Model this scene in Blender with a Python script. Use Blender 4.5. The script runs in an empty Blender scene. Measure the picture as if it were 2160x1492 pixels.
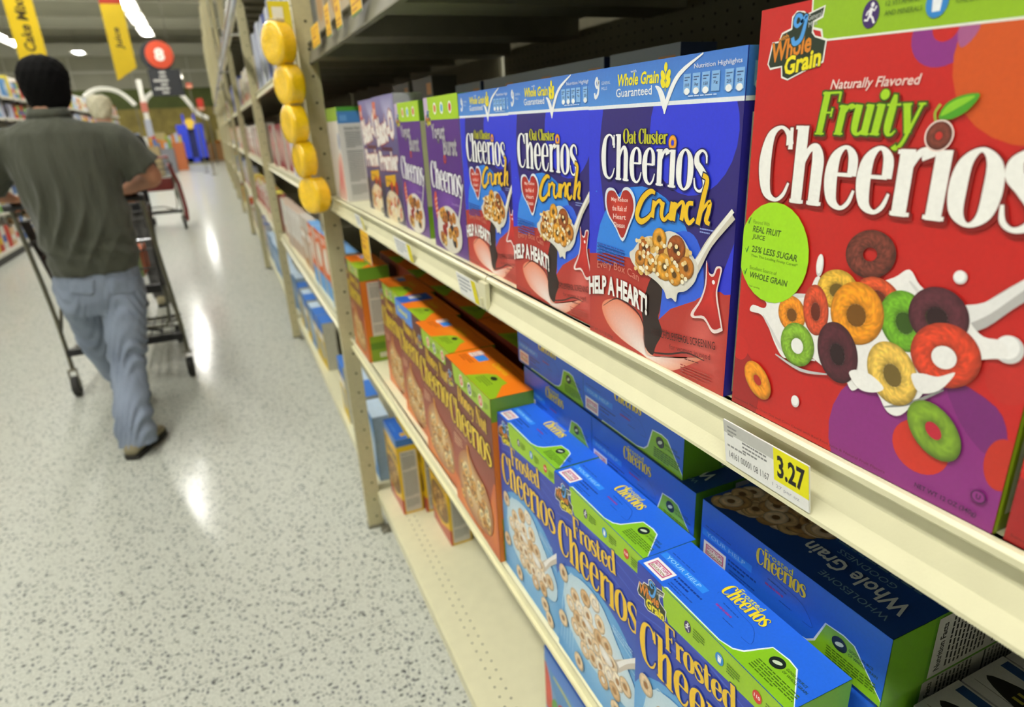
import bpy, math, random
from mathutils import Vector, Matrix
random.seed(11)
SC = bpy.context.scene
COL = SC.collection
PI = math.pi

# ------------------------------------------------------------------ camera, world, exposure
CAM_C = Vector((0.0, 0.0, 1.5))
RR = ((0.91200111, -0.1835165, 0.36684557), (-0.40726424, -0.29853176, 0.8631423), (-0.0488858, -0.93658981, -0.34700101))
F_PX = 1341.56
cam_d = bpy.data.cameras.new('camera'); cam = bpy.data.objects.new('camera', cam_d); COL.objects.link(cam)
cam_d.sensor_width = 36.0; cam_d.lens = 36.0*F_PX/2160.0
cam_d.clip_start = 0.01; cam_d.clip_end = 200
cam.matrix_world = Matrix(((RR[0][0], -RR[0][1], -RR[0][2], CAM_C.x), (RR[1][0], -RR[1][1], -RR[1][2], CAM_C.y),
                           (RR[2][0], -RR[2][1], -RR[2][2], CAM_C.z), (0, 0, 0, 1)))
cam_d.dof.use_dof = True; cam_d.dof.focus_distance = 0.50; cam_d.dof.aperture_fstop = 6.5
SC.camera = cam
SC.view_settings.view_transform = 'Standard'; SC.view_settings.look = 'None'; SC.view_settings.gamma = 1.0
SC.view_settings.use_curve_mapping = False
SC.view_settings.exposure = 0.70
SC.cycles.use_denoising = True; SC.cycles.use_light_tree = False; SC.cycles.use_adaptive_sampling = True; SC.cycles.adaptive_threshold = .05
SC.cycles.max_bounces = 5; SC.cycles.diffuse_bounces = 3; SC.cycles.glossy_bounces = 3
wd = bpy.data.worlds.new('store_world'); SC.world = wd; wd.use_nodes = True
wd.node_tree.nodes['Background'].inputs[0].default_value = (1.0, 0.98, 0.94, 1)
wd.node_tree.nodes['Background'].inputs[1].default_value = 0.3
LAMP_E = 26.0

def ray(u, v):
    c = (u-1080.0, v-746.0, F_PX)
    return Vector([sum(RR[i][j]*c[j] for j in range(3)) for i in range(3)])
def at(u, v, y):
    d = ray(u, v); return CAM_C + d*(y/d.y)
def atz(u, v, z):
    d = ray(u, v); return CAM_C + d*((z-CAM_C.z)/d.z)

# ------------------------------------------------------------------ colour and materials
def lin(c):
    if isinstance(c, str):
        c = tuple(int(c[i:i+2], 16)/255.0 for i in (0, 2, 4))
    return tuple((x/12.92 if x <= .04045 else ((x+.055)/1.055)**2.4) for x in c[:3])
def shade(c, k):
    if isinstance(c, str): c = tuple(int(c[i:i+2], 16)/255.0 for i in (0, 2, 4))
    return tuple(max(0, min(1, x*k)) for x in c)
def mixc(a, b, t):
    if isinstance(a, str): a = tuple(int(a[i:i+2], 16)/255.0 for i in (0, 2, 4))
    if isinstance(b, str): b = tuple(int(b[i:i+2], 16)/255.0 for i in (0, 2, 4))
    return tuple(a[i]*(1-t)+b[i]*t for i in range(3))

def mat(name, col=None, rough=.5, metal=0.0, noise=0.0, nscale=30.0, bump=0.0, bscale=60.0, attr=False, coat=0.0, emit=0.0, sheen=0.0, trans=0.0, spec=None, sss=0.0, alpha=1.0, stretch=None, bdist=.01):
    m = bpy.data.materials.new(name); m.use_nodes = True
    nt = m.node_tree; N = nt.nodes; L = nt.links; b = N['Principled BSDF']
    b.inputs['Roughness'].default_value = rough; b.inputs['Metallic'].default_value = metal
    if coat: b.inputs['Coat Weight'].default_value = coat; b.inputs['Coat Roughness'].default_value = .12
    if trans: b.inputs['Transmission Weight'].default_value = trans
    if sss: b.inputs['Subsurface Weight'].default_value = sss; b.inputs['Subsurface Scale'].default_value = .02
    if alpha < 1: b.inputs['Alpha'].default_value = alpha
    if spec is not None: b.inputs['Specular IOR Level'].default_value = spec
    if sheen: b.inputs['Sheen Weight'].default_value = sheen
    if emit:
        b.inputs['Emission Color'].default_value = (*lin(col), 1); b.inputs['Emission Strength'].default_value = emit
    tc = N.new('ShaderNodeTexCoord'); vec = tc.outputs['Object']
    if stretch:
        mp = N.new('ShaderNodeMapping'); mp.inputs['Scale'].default_value = stretch; L.new(vec, mp.inputs[0]); vec = mp.outputs[0]
    if attr:
        a = N.new('ShaderNodeAttribute'); a.attribute_name = 'Col'; src = a.outputs['Color']
    else:
        rgb = N.new('ShaderNodeRGB'); rgb.outputs[0].default_value = (*lin(col), 1); src = rgb.outputs[0]
    if noise:
        nz = N.new('ShaderNodeTexNoise'); nz.inputs['Scale'].default_value = nscale; nz.inputs['Detail'].default_value = 3
        L.new(vec, nz.inputs['Vector'])
        mr = N.new('ShaderNodeMapRange'); mr.inputs[1].default_value = .3; mr.inputs[2].default_value = .7
        mr.inputs[3].default_value = 1-noise; mr.inputs[4].default_value = 1+noise
        L.new(nz.outputs[0], mr.inputs[0])
        mx = N.new('ShaderNodeVectorMath'); mx.operation = 'SCALE'
        L.new(src, mx.inputs[0]); L.new(mr.outputs[0], mx.inputs['Scale']); src = mx.outputs[0]
    L.new(src, b.inputs['Base Color'])
    if bump:
        nz = N.new('ShaderNodeTexNoise'); nz.inputs['Scale'].default_value = bscale; nz.inputs['Detail'].default_value = 4
        L.new(vec, nz.inputs['Vector'])
        bp = N.new('ShaderNodeBump'); bp.inputs['Strength'].default_value = bump; bp.inputs['Distance'].default_value = bdist
        L.new(nz.outputs[0], bp.inputs['Height']); L.new(bp.outputs[0], b.inputs['Normal'])
    return m

M = {}
M['card'] = mat('printed_card', rough=.42, attr=True, noise=.03, nscale=400, coat=.12)
M['print'] = M['card']
M['far_card'] = mat('printed_card_far', rough=.6, spec=.25, attr=True, noise=.06, nscale=60)
M['beige'] = mat('beige_enamel', 'dcd8b4', rough=.38, noise=.03, nscale=25, bump=.03, bscale=500)
M['post'] = mat('tan_post_enamel', 'bdb58e', rough=.45, noise=.06, nscale=60, bump=.05, bscale=400)
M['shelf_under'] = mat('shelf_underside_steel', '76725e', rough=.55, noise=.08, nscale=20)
M['back'] = mat('pegboard_steel', '6f6a55', rough=.6, noise=.06, nscale=30)
M['hole'] = mat('black_hole', '0b0b0a', rough=.9, noise=.1)
M['paper'] = mat('label_paper', attr=True, rough=.6, noise=.02, nscale=300)
M['chrome'] = mat('chromed_steel', 'c9ccd0', rough=.22, metal=1.0, noise=.04)
M['steel'] = mat('dull_grey_steel', '8a8778', rough=.4, metal=.6, noise=.08)
M['black_plastic'] = mat('black_plastic', '1b1b1c', rough=.45, noise=.15, nscale=80)
M['rubber'] = mat('grey_rubber', '2b2a28', rough=.7, noise=.15, nscale=60)

# ------------------------------------------------------------------ mesh builder
class MB:
    def __init__(s): s.v = []; s.f = []; s.c = []
    def poly(s, pts, col='ffffff'):
        i = len(s.v); s.v += [tuple(p) for p in pts]; s.f.append(tuple(range(i, i+len(pts))))
        cc = (*lin(col), 1); s.c += [cc]*len(pts)
    def polyc(s, pts, cols):
        i = len(s.v); s.v += [tuple(p) for p in pts]; s.f.append(tuple(range(i, i+len(pts))))
        s.c += [(*lin(c), 1) for c in cols]
    def box(s, x0, y0, z0, x1, y1, z1, col='ffffff', cols=None):
        c = cols or {}
        P = lambda x, y, z: (x, y, z)
        fs = {'-x': ((x0, y1, z0), (x0, y0, z0), (x0, y0, z1), (x0, y1, z1)), '+x': ((x1, y0, z0), (x1, y1, z0), (x1, y1, z1), (x1, y0, z1)),
              '-y': ((x0, y0, z0), (x1, y0, z0), (x1, y0, z1), (x0, y0, z1)), '+y': ((x1, y1, z0), (x0, y1, z0), (x0, y1, z1), (x1, y1, z1)),
              '-z': ((x0, y1, z0), (x1, y1, z0), (x1, y0, z0), (x0, y0, z0)), '+z': ((x0, y0, z1), (x1, y0, z1), (x1, y1, z1), (x0, y1, z1))}
        for k, q in fs.items(): s.poly(q, c.get(k, col))
        return s
    def rings(s, rs, col='ffffff', closed=False, caps=True):
        n = len(rs[0]); base = len(s.v); cc = (*lin(col), 1)
        for r in rs:
            s.v += [tuple(p) for p in r]; s.c += [cc]*n
        m = len(rs)
        for i in range(m if closed else m-1):
            a = base+i*n; b = base+((i+1) % m)*n
            for j in range(n):
                k = (j+1) % n
                s.f.append((a+j, a+k, b+k, b+j))
        if caps and not closed:
            s.f.append(tuple(base+j for j in reversed(range(n)))); s.f.append(tuple(base+(m-1)*n+j for j in range(n)))
        return s
    def tube(s, path, r, n=8, col='ffffff', closed=False):
        path = [Vector(p) for p in path]; m = len(path); rs = []
        up = None
        for i, p in enumerate(path):
            if closed: t = path[(i+1) % m]-path[i-1]
            else: t = path[min(i+1, m-1)]-path[max(i-1, 0)]
            t.normalize()
            if up is None:
                up = Vector((0, 0, 1)) if abs(t.z) < .9 else Vector((1, 0, 0))
            a = t.cross(up); a.normalize(); b = a.cross(t); up = b
            rr = r[i] if isinstance(r, (list, tuple)) else r
            rs.append([p+a*math.cos(2*PI*k/n)*rr+b*math.sin(2*PI*k/n)*rr for k in range(n)])
        return s.rings(rs, col, closed)
    def lathe(s, prof, org=(0, 0, 0), axis='z', n=20, col='ffffff', caps=True):
        o = Vector(org); rs = []
        for r, h in prof:
            ring = []
            for k in range(n):
                a = 2*PI*k/n; c, d = math.cos(a)*r, math.sin(a)*r
                ring.append(o+Vector({'z': (c, d, h), 'x': (h, c, d), 'y': (d, h, c)}[axis]))
            rs.append(ring)
        return s.rings(rs, col, False, caps)
    def build(s, name, m, parent=None, smooth=False, loc=None):
        me = bpy.data.meshes.new(name); me.from_pydata(s.v, [], s.f)
        ca = me.color_attributes.new('Col', 'FLOAT_COLOR', 'POINT')
        ca.data.foreach_set('color', [x for c in s.c for x in c])
        if smooth: me.polygons.foreach_set('use_smooth', [True]*len(me.polygons))
        me.materials.append(m if not isinstance(m, str) else M[m]); me.update()
        o = bpy.data.objects.new(name, me); COL.objects.link(o)
        if parent is not None: o.parent = parent
        if loc is not None: o.location = loc
        return o

def empty(name, loc=(0, 0, 0), rot=(0, 0, 0)):
    o = bpy.data.objects.new(name, None); o.empty_display_size = .05; COL.objects.link(o); o.location = loc; o.rotation_euler = rot; return o
def tag(o, label=None, cat=None, group=None, kind=None):
    if label: o['label'] = label
    if cat: o['category'] = cat
    if group: o['group'] = group
    if kind: o['kind'] = kind
    return o
def kids(o): return [c for c in COL.objects if c.parent is o]
def copy_tree(o, parent=None, cache={}):
    c = o.copy(); COL.objects.link(c); c.parent = parent
    for ch in KID(o): copy_tree(ch, c)
    return c
_kc = {}
def KID(o):
    if o.name not in _kc: _kc[o.name] = [c for c in COL.objects if c.parent is o]
    return _kc[o.name]

# ------------------------------------------------------------------ flat printing on a panel (units: millimetres on the panel)
def clip(pts, W, H):
    def cl(p, ins, inter):
        out = []
        for i in range(len(p)):
            a, b = p[i-1], p[i]
            if ins(b):
                if not ins(a): out.append(inter(a, b))
                out.append(b)
            elif ins(a): out.append(inter(a, b))
        return out
    def ix(x): return lambda a, b: (x, a[1]+(b[1]-a[1])*(x-a[0])/(b[0]-a[0]))
    def iy(y): return lambda a, b: (a[0]+(b[0]-a[0])*(y-a[1])/(b[1]-a[1]), y)
    for ins, it in ((lambda p: p[0] >= 0, ix(0)), (lambda p: p[0] <= W, ix(W)), (lambda p: p[1] >= 0, iy(0)), (lambda p: p[1] <= H, iy(H))):
        if len(pts) < 3: return []
        pts = cl(pts, ins, it)
    return pts
_tc = {}
def text_mesh(t, bold, res=2):
    k = (t, bold, res)
    if k in _tc: return _tc[k]
    cu = bpy.data.curves.new('t', 'FONT'); cu.body = t; cu.size = 1; cu.offset = bold; cu.resolution_u = res; cu.fill_mode = 'FRONT'
    o = bpy.data.objects.new('t', cu); COL.objects.link(o)
    dg = bpy.context.evaluated_depsgraph_get(); me = bpy.data.meshes.new_from_object(o.evaluated_get(dg))
    vs = [(v.co.x, v.co.y) for v in me.vertices]; fs = [tuple(p.vertices) for p in me.polygons]
    bpy.data.objects.remove(o); bpy.data.curves.remove(cu); bpy.data.meshes.remove(me)
    if not vs: vs = [(0, 0), (1, 1)]
    bb = (min(v[0] for v in vs), min(v[1] for v in vs), max(v[0] for v in vs), max(v[1] for v in vs))
    _tc[k] = (vs, fs, bb); return _tc[k]

def catmull(P, n=4, closed=False):
    out = []; m = len(P)
    rng = range(m) if closed else range(m-1)
    for i in rng:
        p0 = P[(i-1) % m] if closed or i > 0 else P[0]; p1 = P[i]; p2 = P[(i+1) % m]; p3 = P[(i+2) % m] if closed or i < m-2 else P[-1]
        for k in range(n):
            t = k/n
            out.append(tuple(.5*((2*b)+(-a+c)*t+(2*a-5*b+4*c-d)*t*t+(-a+3*b-3*c+d)*t**3) for a, b, c, d in zip(p0, p1, p2, p3)))
    if not closed: out.append(tuple(P[-1]))
    return out

S = lambda *p: [(q[0], q[1], q[2]) for q in p]
SER = lambda x0, x1, y, w=.05: ('l', [(x0, y, w), (x1, y, w)])
GL = {
 'C': (.58, [('c', [(.50, .76, .10), (.46, .90, .07), (.32, .985, .05), (.15, .86, .12), (.085, .5, .17), (.15, .13, .13), (.32, .015, .06), (.46, .09, .05), (.54, .26, .03)]), ('l', [(.51, .98, .04), (.515, .70, .06)])]),
 'h': (.56, [('l', [(.12, 1, .14), (.12, 0, .14)]), SER(0, .12, .97), SER(.01, .24, .025), ('c', [(.16, .42, .05), (.24, .57, .07), (.34, .62, .10), (.405, .5, .14), (.41, .3, .14), (.41, 0, .14)]), SER(.30, .53, .025)]),
 'e': (.47, [('l', [(.10, .35, .05), (.38, .35, .05)]), ('c', [(.375, .34, .10), (.36, .53, .10), (.245, .625, .05), (.11, .52, .12), (.075, .31, .15), (.125, .09, .12), (.26, .01, .06), (.37, .07, .05), (.43, .2, .03)])]),
 'r': (.40, [('l', [(.12, .62, .14), (.12, 0, .14)]), SER(0, .12, .595), SER(.01, .25, .025), ('c', [(.16, .42, .04), (.24, .57, .07), (.33, .6, .11), (.37, .54, .12)])]),
 'i': (.26, [('l', [(.13, .62, .14), (.13, 0, .14)]), SER(.01, .13, .595), SER(.01, .25, .025)]),
 'o': (.50, [('r', [(.25, .63, .05), (.11, .52, .12), (.075, .31, .15), (.11, .1, .12), (.25, 0, .05), (.39, .1, .12), (.425, .31, .15), (.39, .52, .12)])]),
 'O': (.70, [('r', [(.35, 1, .05), (.15, .84, .12), (.09, .5, .17), (.15, .16, .12), (.35, 0, .05), (.55, .16, .12), (.61, .5, .17), (.55, .84, .12)])]),
 's': (.42, [('c', [(.365, .44, .03), (.34, .57, .05), (.22, .625, .06), (.095, .55, .11), (.10, .43, .14), (.23, .33, .16), (.35, .21, .15), (.34, .07, .10), (.2, .005, .06), (.08, .06, .05), (.04, .2, .03)])]),
 'F': (.54, [('l', [(.13, 1, .14), (.13, 0, .14)]), SER(0, .5, .97, .06), ('l', [(.49, .98, .05), (.5, .76, .04)]), SER(.13, .36, .52, .05), ('l', [(.36, .62, .04), (.36, .42, .04)]), SER(.01, .27, .025)]),
 'u': (.54, [('c', [(.12, .62, .14), (.12, .25, .14), (.15, .08, .12), (.25, .02, .08), (.35, .1, .05), (.40, .2, .04)]), ('l', [(.41, .62, .14), (.41, 0, .14)]), SER(0, .12, .595), SER(.30, .41, .595), SER(.41, .53, .025)]),
 't': (.36, [('c', [(.14, .84, .06), (.14, .6, .13), (.14, .2, .14), (.18, .04, .10), (.27, .02, .06), (.34, .1, .03)]), SER(.0, .32, .595)]),
 'y': (.50, [('l', [(.09, .6, .13), (.27, .05, .12)]), ('c', [(.43, .6, .05), (.28, .06, .06), (.2, -.18, .07), (.1, -.28, .09), (.03, -.22, .12)]), SER(0, .2, .595), SER(.34, .5, .595)]),
 'd': (.56, [('l', [(.42, 1, .14), (.42, 0, .14)]), SER(.32, .42, .97), SER(.42, .55, .025), ('c', [(.37, .5, .05), (.24, .62, .06), (.11, .52, .12), (.08, .3, .15), (.12, .09, .12), (.24, 0, .06), (.37, .1, .05)])]),
 'a': (.50, [('c', [(.08, .46, .10), (.12, .57, .07), (.24, .625, .06), (.36, .52, .13), (.37, .3, .14), (.37, .06, .14), (.46, .02, .06)]), ('c', [(.33, .38, .05), (.14, .3, .08), (.08, .16, .13), (.14, .03, .09), (.24, .02, .06), (.34, .12, .04)])]),
 'l': (.26, [('l', [(.13, 1, .14), (.13, 0, .14)]), SER(.01, .13, .97), SER(.01, .25, .025)]),
 'H': (.72, [('l', [(.14, 1, .14), (.14, 0, .14)]), ('l', [(.56, 1, .14), (.56, 0, .14)]), SER(.14, .56, .5), SER(.01, .27, .025), SER(.43, .69, .025), SER(.01, .27, .97), SER(.43, .69, .97)]),
 'N': (.72, [('l', [(.12, 1, .05), (.12, 0, .05)]), ('l', [(.12, 1, .15), (.58, 0, .15)]), ('l', [(.58, 1, .05), (.58, 0, .05)]), SER(.01, .24, .025), SER(.46, .7, .97), SER(0, .14, .97)]),
 'n': (.56, [('l', [(.12, .62, .14), (.12, 0, .14)]), SER(0, .12, .595), SER(.01, .24, .025), ('c', [(.16, .42, .05), (.24, .57, .07), (.34, .62, .10), (.405, .5, .14), (.41, .3, .14), (.41, 0, .14)]), SER(.30, .53, .025)]),
 ' ': (.25, []),
}

class Art(MB):
    DZ = 9e-6
    def __init__(s, W, H, org, U, V, l0=0):
        super().__init__(); s.W, s.H = W, H; s.o = Vector(org); s.U = Vector(U)*.001; s.V = Vector(V)*.001
        s.N = s.U.cross(s.V).normalized(); s.l = l0
    def p(s, u, v, l=None): return s.o+s.U*u+s.V*v+s.N*(.0004+(s.l if l is None else l)*s.DZ)
    def flat(s, pts, col, cl=True):
        if cl: pts = clip(pts, s.W, s.H)
        if len(pts) >= 3: s.poly([s.p(*q) for q in pts], col)
        s.l += 1
    def rect(s, u0, v0, u1, v1, col): s.flat([(u0, v0), (u1, v0), (u1, v1), (u0, v1)], col)
    def grad(s, u0, v0, u1, v1, cb, ct, n=6):
        for i in range(n):
            a = v0+(v1-v0)*i/n; b = v0+(v1-v0)*(i+1)/n
            ca, cb_ = mixc(cb, ct, i/n), mixc(cb, ct, (i+1)/n)
            s.polyc([s.p(u0, a), s.p(u1, a), s.p(u1, b), s.p(u0, b)], [ca, ca, cb_, cb_])
        s.l += 1
    def ell(s, cu, cv, ru, rv, col, rot=0, n=28):
        c, d = math.cos(rot), math.sin(rot)
        s.flat([(cu+ru*math.cos(a)*c-rv*math.sin(a)*d, cv+ru*math.cos(a)*d+rv*math.sin(a)*c) for a in [2*PI*k/n for k in range(n)]], col)
    def blob(s, pts, col, n=4, cl=True): s.flat(catmull(pts, n, True), col, cl)
    def gblob(s, pts, cc, ce, n=4):
        """printed blob whose ink fades from centre colour cc to edge colour ce"""
        q = clip(catmull(pts, n, True), s.W, s.H)
        if len(q) < 3: return
        cx = sum(a[0] for a in q)/len(q); cy = sum(a[1] for a in q)/len(q)
        for i in range(len(q)):
            a, b = q[i-1], q[i]
            s.polyc([s.p(cx, cy), s.p(*a), s.p(*b)], [cc, ce, ce])
        s.l += 1
    def ring(s, cu, cv, ru, rv, col, rot=0, inner=.38, hole=None, na=26, nr=6, dark=.5, hoff=(0, 0), seed=0, nz=.10):
        rnd = random.Random(int(cu*31+cv*17+seed)); c, d = math.cos(rot), math.sin(rot)
        base = len(s.v); L = s.l
        for i in range(nr+1):
            t = i/nr; k = inner+(1-inner)*t
            for j in range(na):
                a = 2*PI*j/na
                eu = ru*k*math.cos(a)+hoff[0]*(1-t)*ru; ev = rv*k*math.sin(a)+hoff[1]*(1-t)*rv
                x = cu+eu*c-ev*d; y = cv+eu*d+ev*c
                x = min(max(x, 0), s.W); y = min(max(y, 0), s.H)
                g = dark+(1.05-dark)*math.sin(PI*min(1, max(0, .12+.8*t)))**.7 + .16*(math.sin(a+rot)*.8-math.cos(a+rot)*.5)*(t-.35)
                g *= 1+rnd.uniform(-nz, nz)
                s.v.append(tuple(s.p(x, y, L))); s.c.append((*lin(shade(col, g)), 1))
        for i in range(nr):
            for j in range(na):
                k = (j+1) % na; s.f.append((base+i*na+j, base+(i+1)*na+j, base+(i+1)*na+k, base+i*na+k))
        s.l += 1
        if hole: s.ell(cu+(hoff[0]*ru*c-hoff[1]*rv*d), cv+(hoff[0]*ru*d+hoff[1]*rv*c), ru*inner, rv*inner, hole, rot, 16)
    def stroke(s, pts, col, closed=False, ow=0.0):
        """pts: (u, v, width)"""
        m = len(pts); Lf = []; Rt = []
        for i, (x, y, w) in enumerate(pts):
            a = pts[(i+1) % m] if (closed or i < m-1) else pts[i]; b = pts[i-1] if (closed or i > 0) else pts[i]
            tx, ty = a[0]-b[0], a[1]-b[1]; q = math.hypot(tx, ty) or 1; tx /= q; ty /= q
            e = 0
            if ow and not closed: e = -ow if i == 0 else (ow if i == m-1 else 0)
            h = w/2+ow
            Lf.append((x-ty*h+tx*e, y+tx*h+ty*e)); Rt.append((x+ty*h+tx*e, y-tx*h+ty*e))
        base = len(s.v); cc = (*lin(col), 1)
        for a, b in zip(Lf, Rt):
            s.v.append(tuple(s.p(*a))); s.v.append(tuple(s.p(*b))); s.c += [cc, cc]
        for i in range(m if closed else m-1):
            j = (i+1) % m; s.f.append((base+2*i, base+2*i+1, base+2*j+1, base+2*j))
        s.l += 1
    def line(s, pts, w, col, smooth=False, closed=False):
        q = [(a[0], a[1], a[2] if len(a) > 2 else w) for a in pts]
        if smooth: q = catmull(q, 4, closed)
        s.stroke(q, col, closed)
    def serif(s, t, u0, v0, u1, v1, cap, col, out=None, ow=1.0, cap2=None, shear=0.0, arch=0.0, shadow=None, wk=1.0, res=4, xh=.62):
        rm = lambda y: y if y <= 0 else (y*xh/.62 if y <= .64 else xh+(y-.62)*(1-xh)/.38)
        tot = sum(GL[c][0] for c in t); L = math.hypot(u1-u0, v1-v0); dx, dy = (u1-u0)/L, (v1-v0)/L; cap2 = cap2 or cap
        def put(cl, o, off=(0, 0)):
            x0 = 0; l0 = s.l
            for ch in t:
                adv, st = GL[ch]
                for kind, P in st:
                    if ch not in 'CFHNO': P = [(a_, rm(b_), c_) for a_, b_, c_ in P]
                    Q = catmull(P, res, kind == 'r') if kind != 'l' else P
                    R = []
                    for i, (x, y, w) in enumerate(Q):
                        f = (x0+x)/tot; cp = cap+(cap2-cap)*f
                        a = Q[min(i+1, len(Q)-1)]; b = Q[max(i-1, 0)]
                        tx, ty = (a[0]-b[0])*L/tot, (a[1]-b[1])*cp; q = math.hypot(tx, ty) or 1
                        nx, ny = abs(ty)/q, abs(tx)/q
                        ww = w*math.hypot(nx*L/tot*1.12, ny*cp*.8)*wk
                        X = f*L+shear*y*cp; Y = y*cp+arch*4*f*(1-f)
                        R.append((u0+dx*X-dy*Y+off[0], v0+dy*X+dx*Y+off[1], ww))
                    s.stroke(R, cl, kind == 'r', o); s.l -= .55
                x0 += adv
            s.l = s.l+1
        if shadow: put(shadow[0], ow, shadow[1])
        if out: put(out, ow)
        put(col, 0)
    def text(s, t, u, v, w, h, col, rot=0, shear=0, bold=0.0, out=None, ow=.03, arch=0.0, res=2):
        for b, cl in ((bold+ow, out), (bold, col)):
            if cl is None: continue
            vs, fs, _ = text_mesh(t, b, res); bb = text_mesh(t, bold, res)[2]
            c, d = math.cos(rot), math.sin(rot); sx = w/max(1e-6, bb[2]-bb[0]); sy = h/max(1e-6, bb[3]-bb[1])
            base = len(s.v); cc = (*lin(cl), 1)
            for x, y in vs:
                X = (x-bb[0])*sx; Y = (y-bb[1])*sy; f = X/w; X += shear*Y; Y += arch*4*f*(1-f)
                s.v.append(tuple(s.p(u+X*c-Y*d, v+X*d+Y*c))); s.c.append(cc)
            s.f += [tuple(base+i for i in f) for f in fs]; s.l += 1
    def small(s, u, v, w, lines, lh, col, rot=0, seed=1):
        """tiny unreadable small print as broken lines"""
        rnd = random.Random(seed); c, d = math.cos(rot), math.sin(rot); l0 = s.l
        for i in range(lines):
            x = 0; end = w*(1 if i < lines-1 else .6)
            while x < end:
                q = min(rnd.uniform(.06, .16)*w, end-x); y = -i*lh
                if q > .01*w:
                    s.flat([(u+a*c-b*d, v+a*d+b*c) for a, b in ((x, y), (x+q, y), (x+q, y+lh*.45), (x, y+lh*.45))], col); s.l = l0
                x += q+.022*w
        s.l = l0+1
# ------------------------------------------------------------------ cartons
def carton(W, H, D, cols, parent, name='carton', m='card'):
    b = MB(); w = W/2000; h = H/1000; d = D/1000
    b.box(0, -w, 0, d, w, h, cols.get('all', 'ffffff'), cols)
    return b.build(name, m, parent)
def a_front(W, H, D, l=0): return Art(W, H, (0, W/2000, 0), (0, -1, 0), (0, 0, 1), l)
def a_top(W, H, D, l=0): return Art(W, D, (0, W/2000, H/1000), (0, -1, 0), (1, 0, 0), l)
def a_side(W, H, D, l=0): return Art(D, H, (0, -W/2000, 0), (1, 0, 0), (0, 0, 1), l)
def a_back(W, H, D, l=0): return Art(W, H, (D/1000, -W/2000, 0), (0, 1, 0), (0, 0, 1), l)

def grain_logo(a, u, v, s=1.0, full=True):
    """blue script letter over orange Whole and yellow Grain, white outlined"""
    sh = lambda pts: [(u+x*s, v+y*s) for x, y in pts]
    if full:
        a.flat(sh([(-2, 6), (1, 20), (7, 20), (9, 25), (17, 27), (17, 34), (21, 37), (27, 36), (30, 34), (44, 37), (43, 30), (36, 28), (36, 23), (38, 20), (48, 17), (47, 3), (33, -1), (18, -6), (12, -4), (11, 3), (1, 2)]), 'f2f0ea', False)
        a.flat(sh([(-.8, 6), (2, 19), (7, 19), (10, 24), (18, 26), (18, 33), (22, 36), (27, 35), (30, 33), (43, 36), (42, 31), (35, 29), (35, 22), (38, 19), (46.8, 16), (46, 4), (33, 0), (18, -5), (13, -3), (12, 4), (1, 3.4)]), '22301f', False)
    a.text('with', u+7*s, v+19.5*s, 9*s, 3.4*s, 'd98a2b', rot=.16, bold=.02)
    a.text('Whole', u+1*s, v+6*s, 35*s, 13*s, 'e0861f', rot=.13, shear=.15, bold=.03, out='22301f', ow=.02)
    a.text('Grain', u+14*s, v-3*s, 31*s, 12*s, 'f1e21b', rot=.13, shear=.15, bold=.035, out='22301f', ow=.03)
    g = [(26, 29, 2.2), (25, 33, 2.6), (21.5, 34, 2.6), (20, 30, 2.6), (22.5, 27.5, 2.4), (27, 31, 2.2), (29.5, 33, 2.4), (28.5, 26, 2.8), (26, 19, 3.2), (21, 17, 3.2), (19, 21, 2.8)]
    for w, c in ((1.6, '22301f'), (0, '4f9fe8')):
        a.stroke(catmull([(u+x*s, v+y*s, (z+w)*s) for x, y, z in g], 4), c)
    a.text('General', u+31*s, v+29.5*s, 11*s, 3.4*s, 'c9ccc8', rot=.13, out='3b4038', ow=.03)
    a.text('Mills', u+32*s, v+25.5*s, 7*s, 3*s, 'c9ccc8', rot=.13)

def runner(a, u, v, s):
    a.ell(u, v, 5*s, 6.8*s, '3f2668')
    q = 'efeef2'
    a.ell(u+.6*s, v+4.4*s, 1.0*s, 1.2*s, q)
    a.line([(u+.2*s, v+3*s), (u-.4*s, v-.4*s)], 2.0*s, q)
    a.line([(u+.2*s, v+2.6*s), (u+2*s, v+1.4*s), (u+3*s, v+3.4*s)], .9*s, q)
    a.line([(u, v+2.4*s), (u-2*s, v+1.2*s), (u-2.6*s, v-.4*s)], .9*s, q)
    a.line([(u-.4*s, v-.4*s), (u+1.4*s, v-2*s), (u+2.6*s, v-4.6*s)], 1.2*s, q)
    a.line([(u-.4*s, v-.4*s), (u-1.6*s, v-2.8*s), (u-3.4*s, v-2.4*s)], 1.2*s, q)
def milk_glass(a, u, v, s):
    a.ell(u, v, 5.6*s, 6.8*s, '2f86cf')
    a.flat([(u-2.6*s, v+3.6*s), (u-2*s, v-4*s), (u+2*s, v-4*s), (u+2.6*s, v+3.6*s)], 'f2f6fa'); a.flat([(u-2.3*s, v+3*s), (u-2.2*s, v+1.6*s), (u+2.2*s, v+1.6*s), (u+2.3*s, v+3*s)], 'a9cdec')
def badge110(a, u, v, s):
    a.ell(u, v, 5.4*s, 6.6*s, 'd23a2e'); a.text('110', u-3.6*s, v-1.8*s, 7.2*s, 4*s, 'fbeceb', bold=.03)

def nutri_side(a, x0, y0, x1, y1, seed, col='3a3a3a', paper='e8e4da'):
    a.rect(x0, y0, x1, y1, paper)
    w = x1-x0; h = y1-y0
    a.text('Nutrition Facts', x0+w*.08, y1-h*.055, w*.8, h*.03, col, bold=.03)
    a.small(x0+w*.08, y1-h*.09, w*.84, 10, h*.022, col, seed=seed)
    a.rect(x0+w*.06, y1-h*.345, x1-w*.06, y1-h*.335, col)
    a.small(x0+w*.08, y1-h*.37, w*.84, 18, h*.022, mixc(col, paper, .25), seed=seed+1)
    a.small(x0+w*.08, y1-h*.8, w*.84, 8, h*.018, mixc(col, paper, .35), seed=seed+2)

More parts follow.
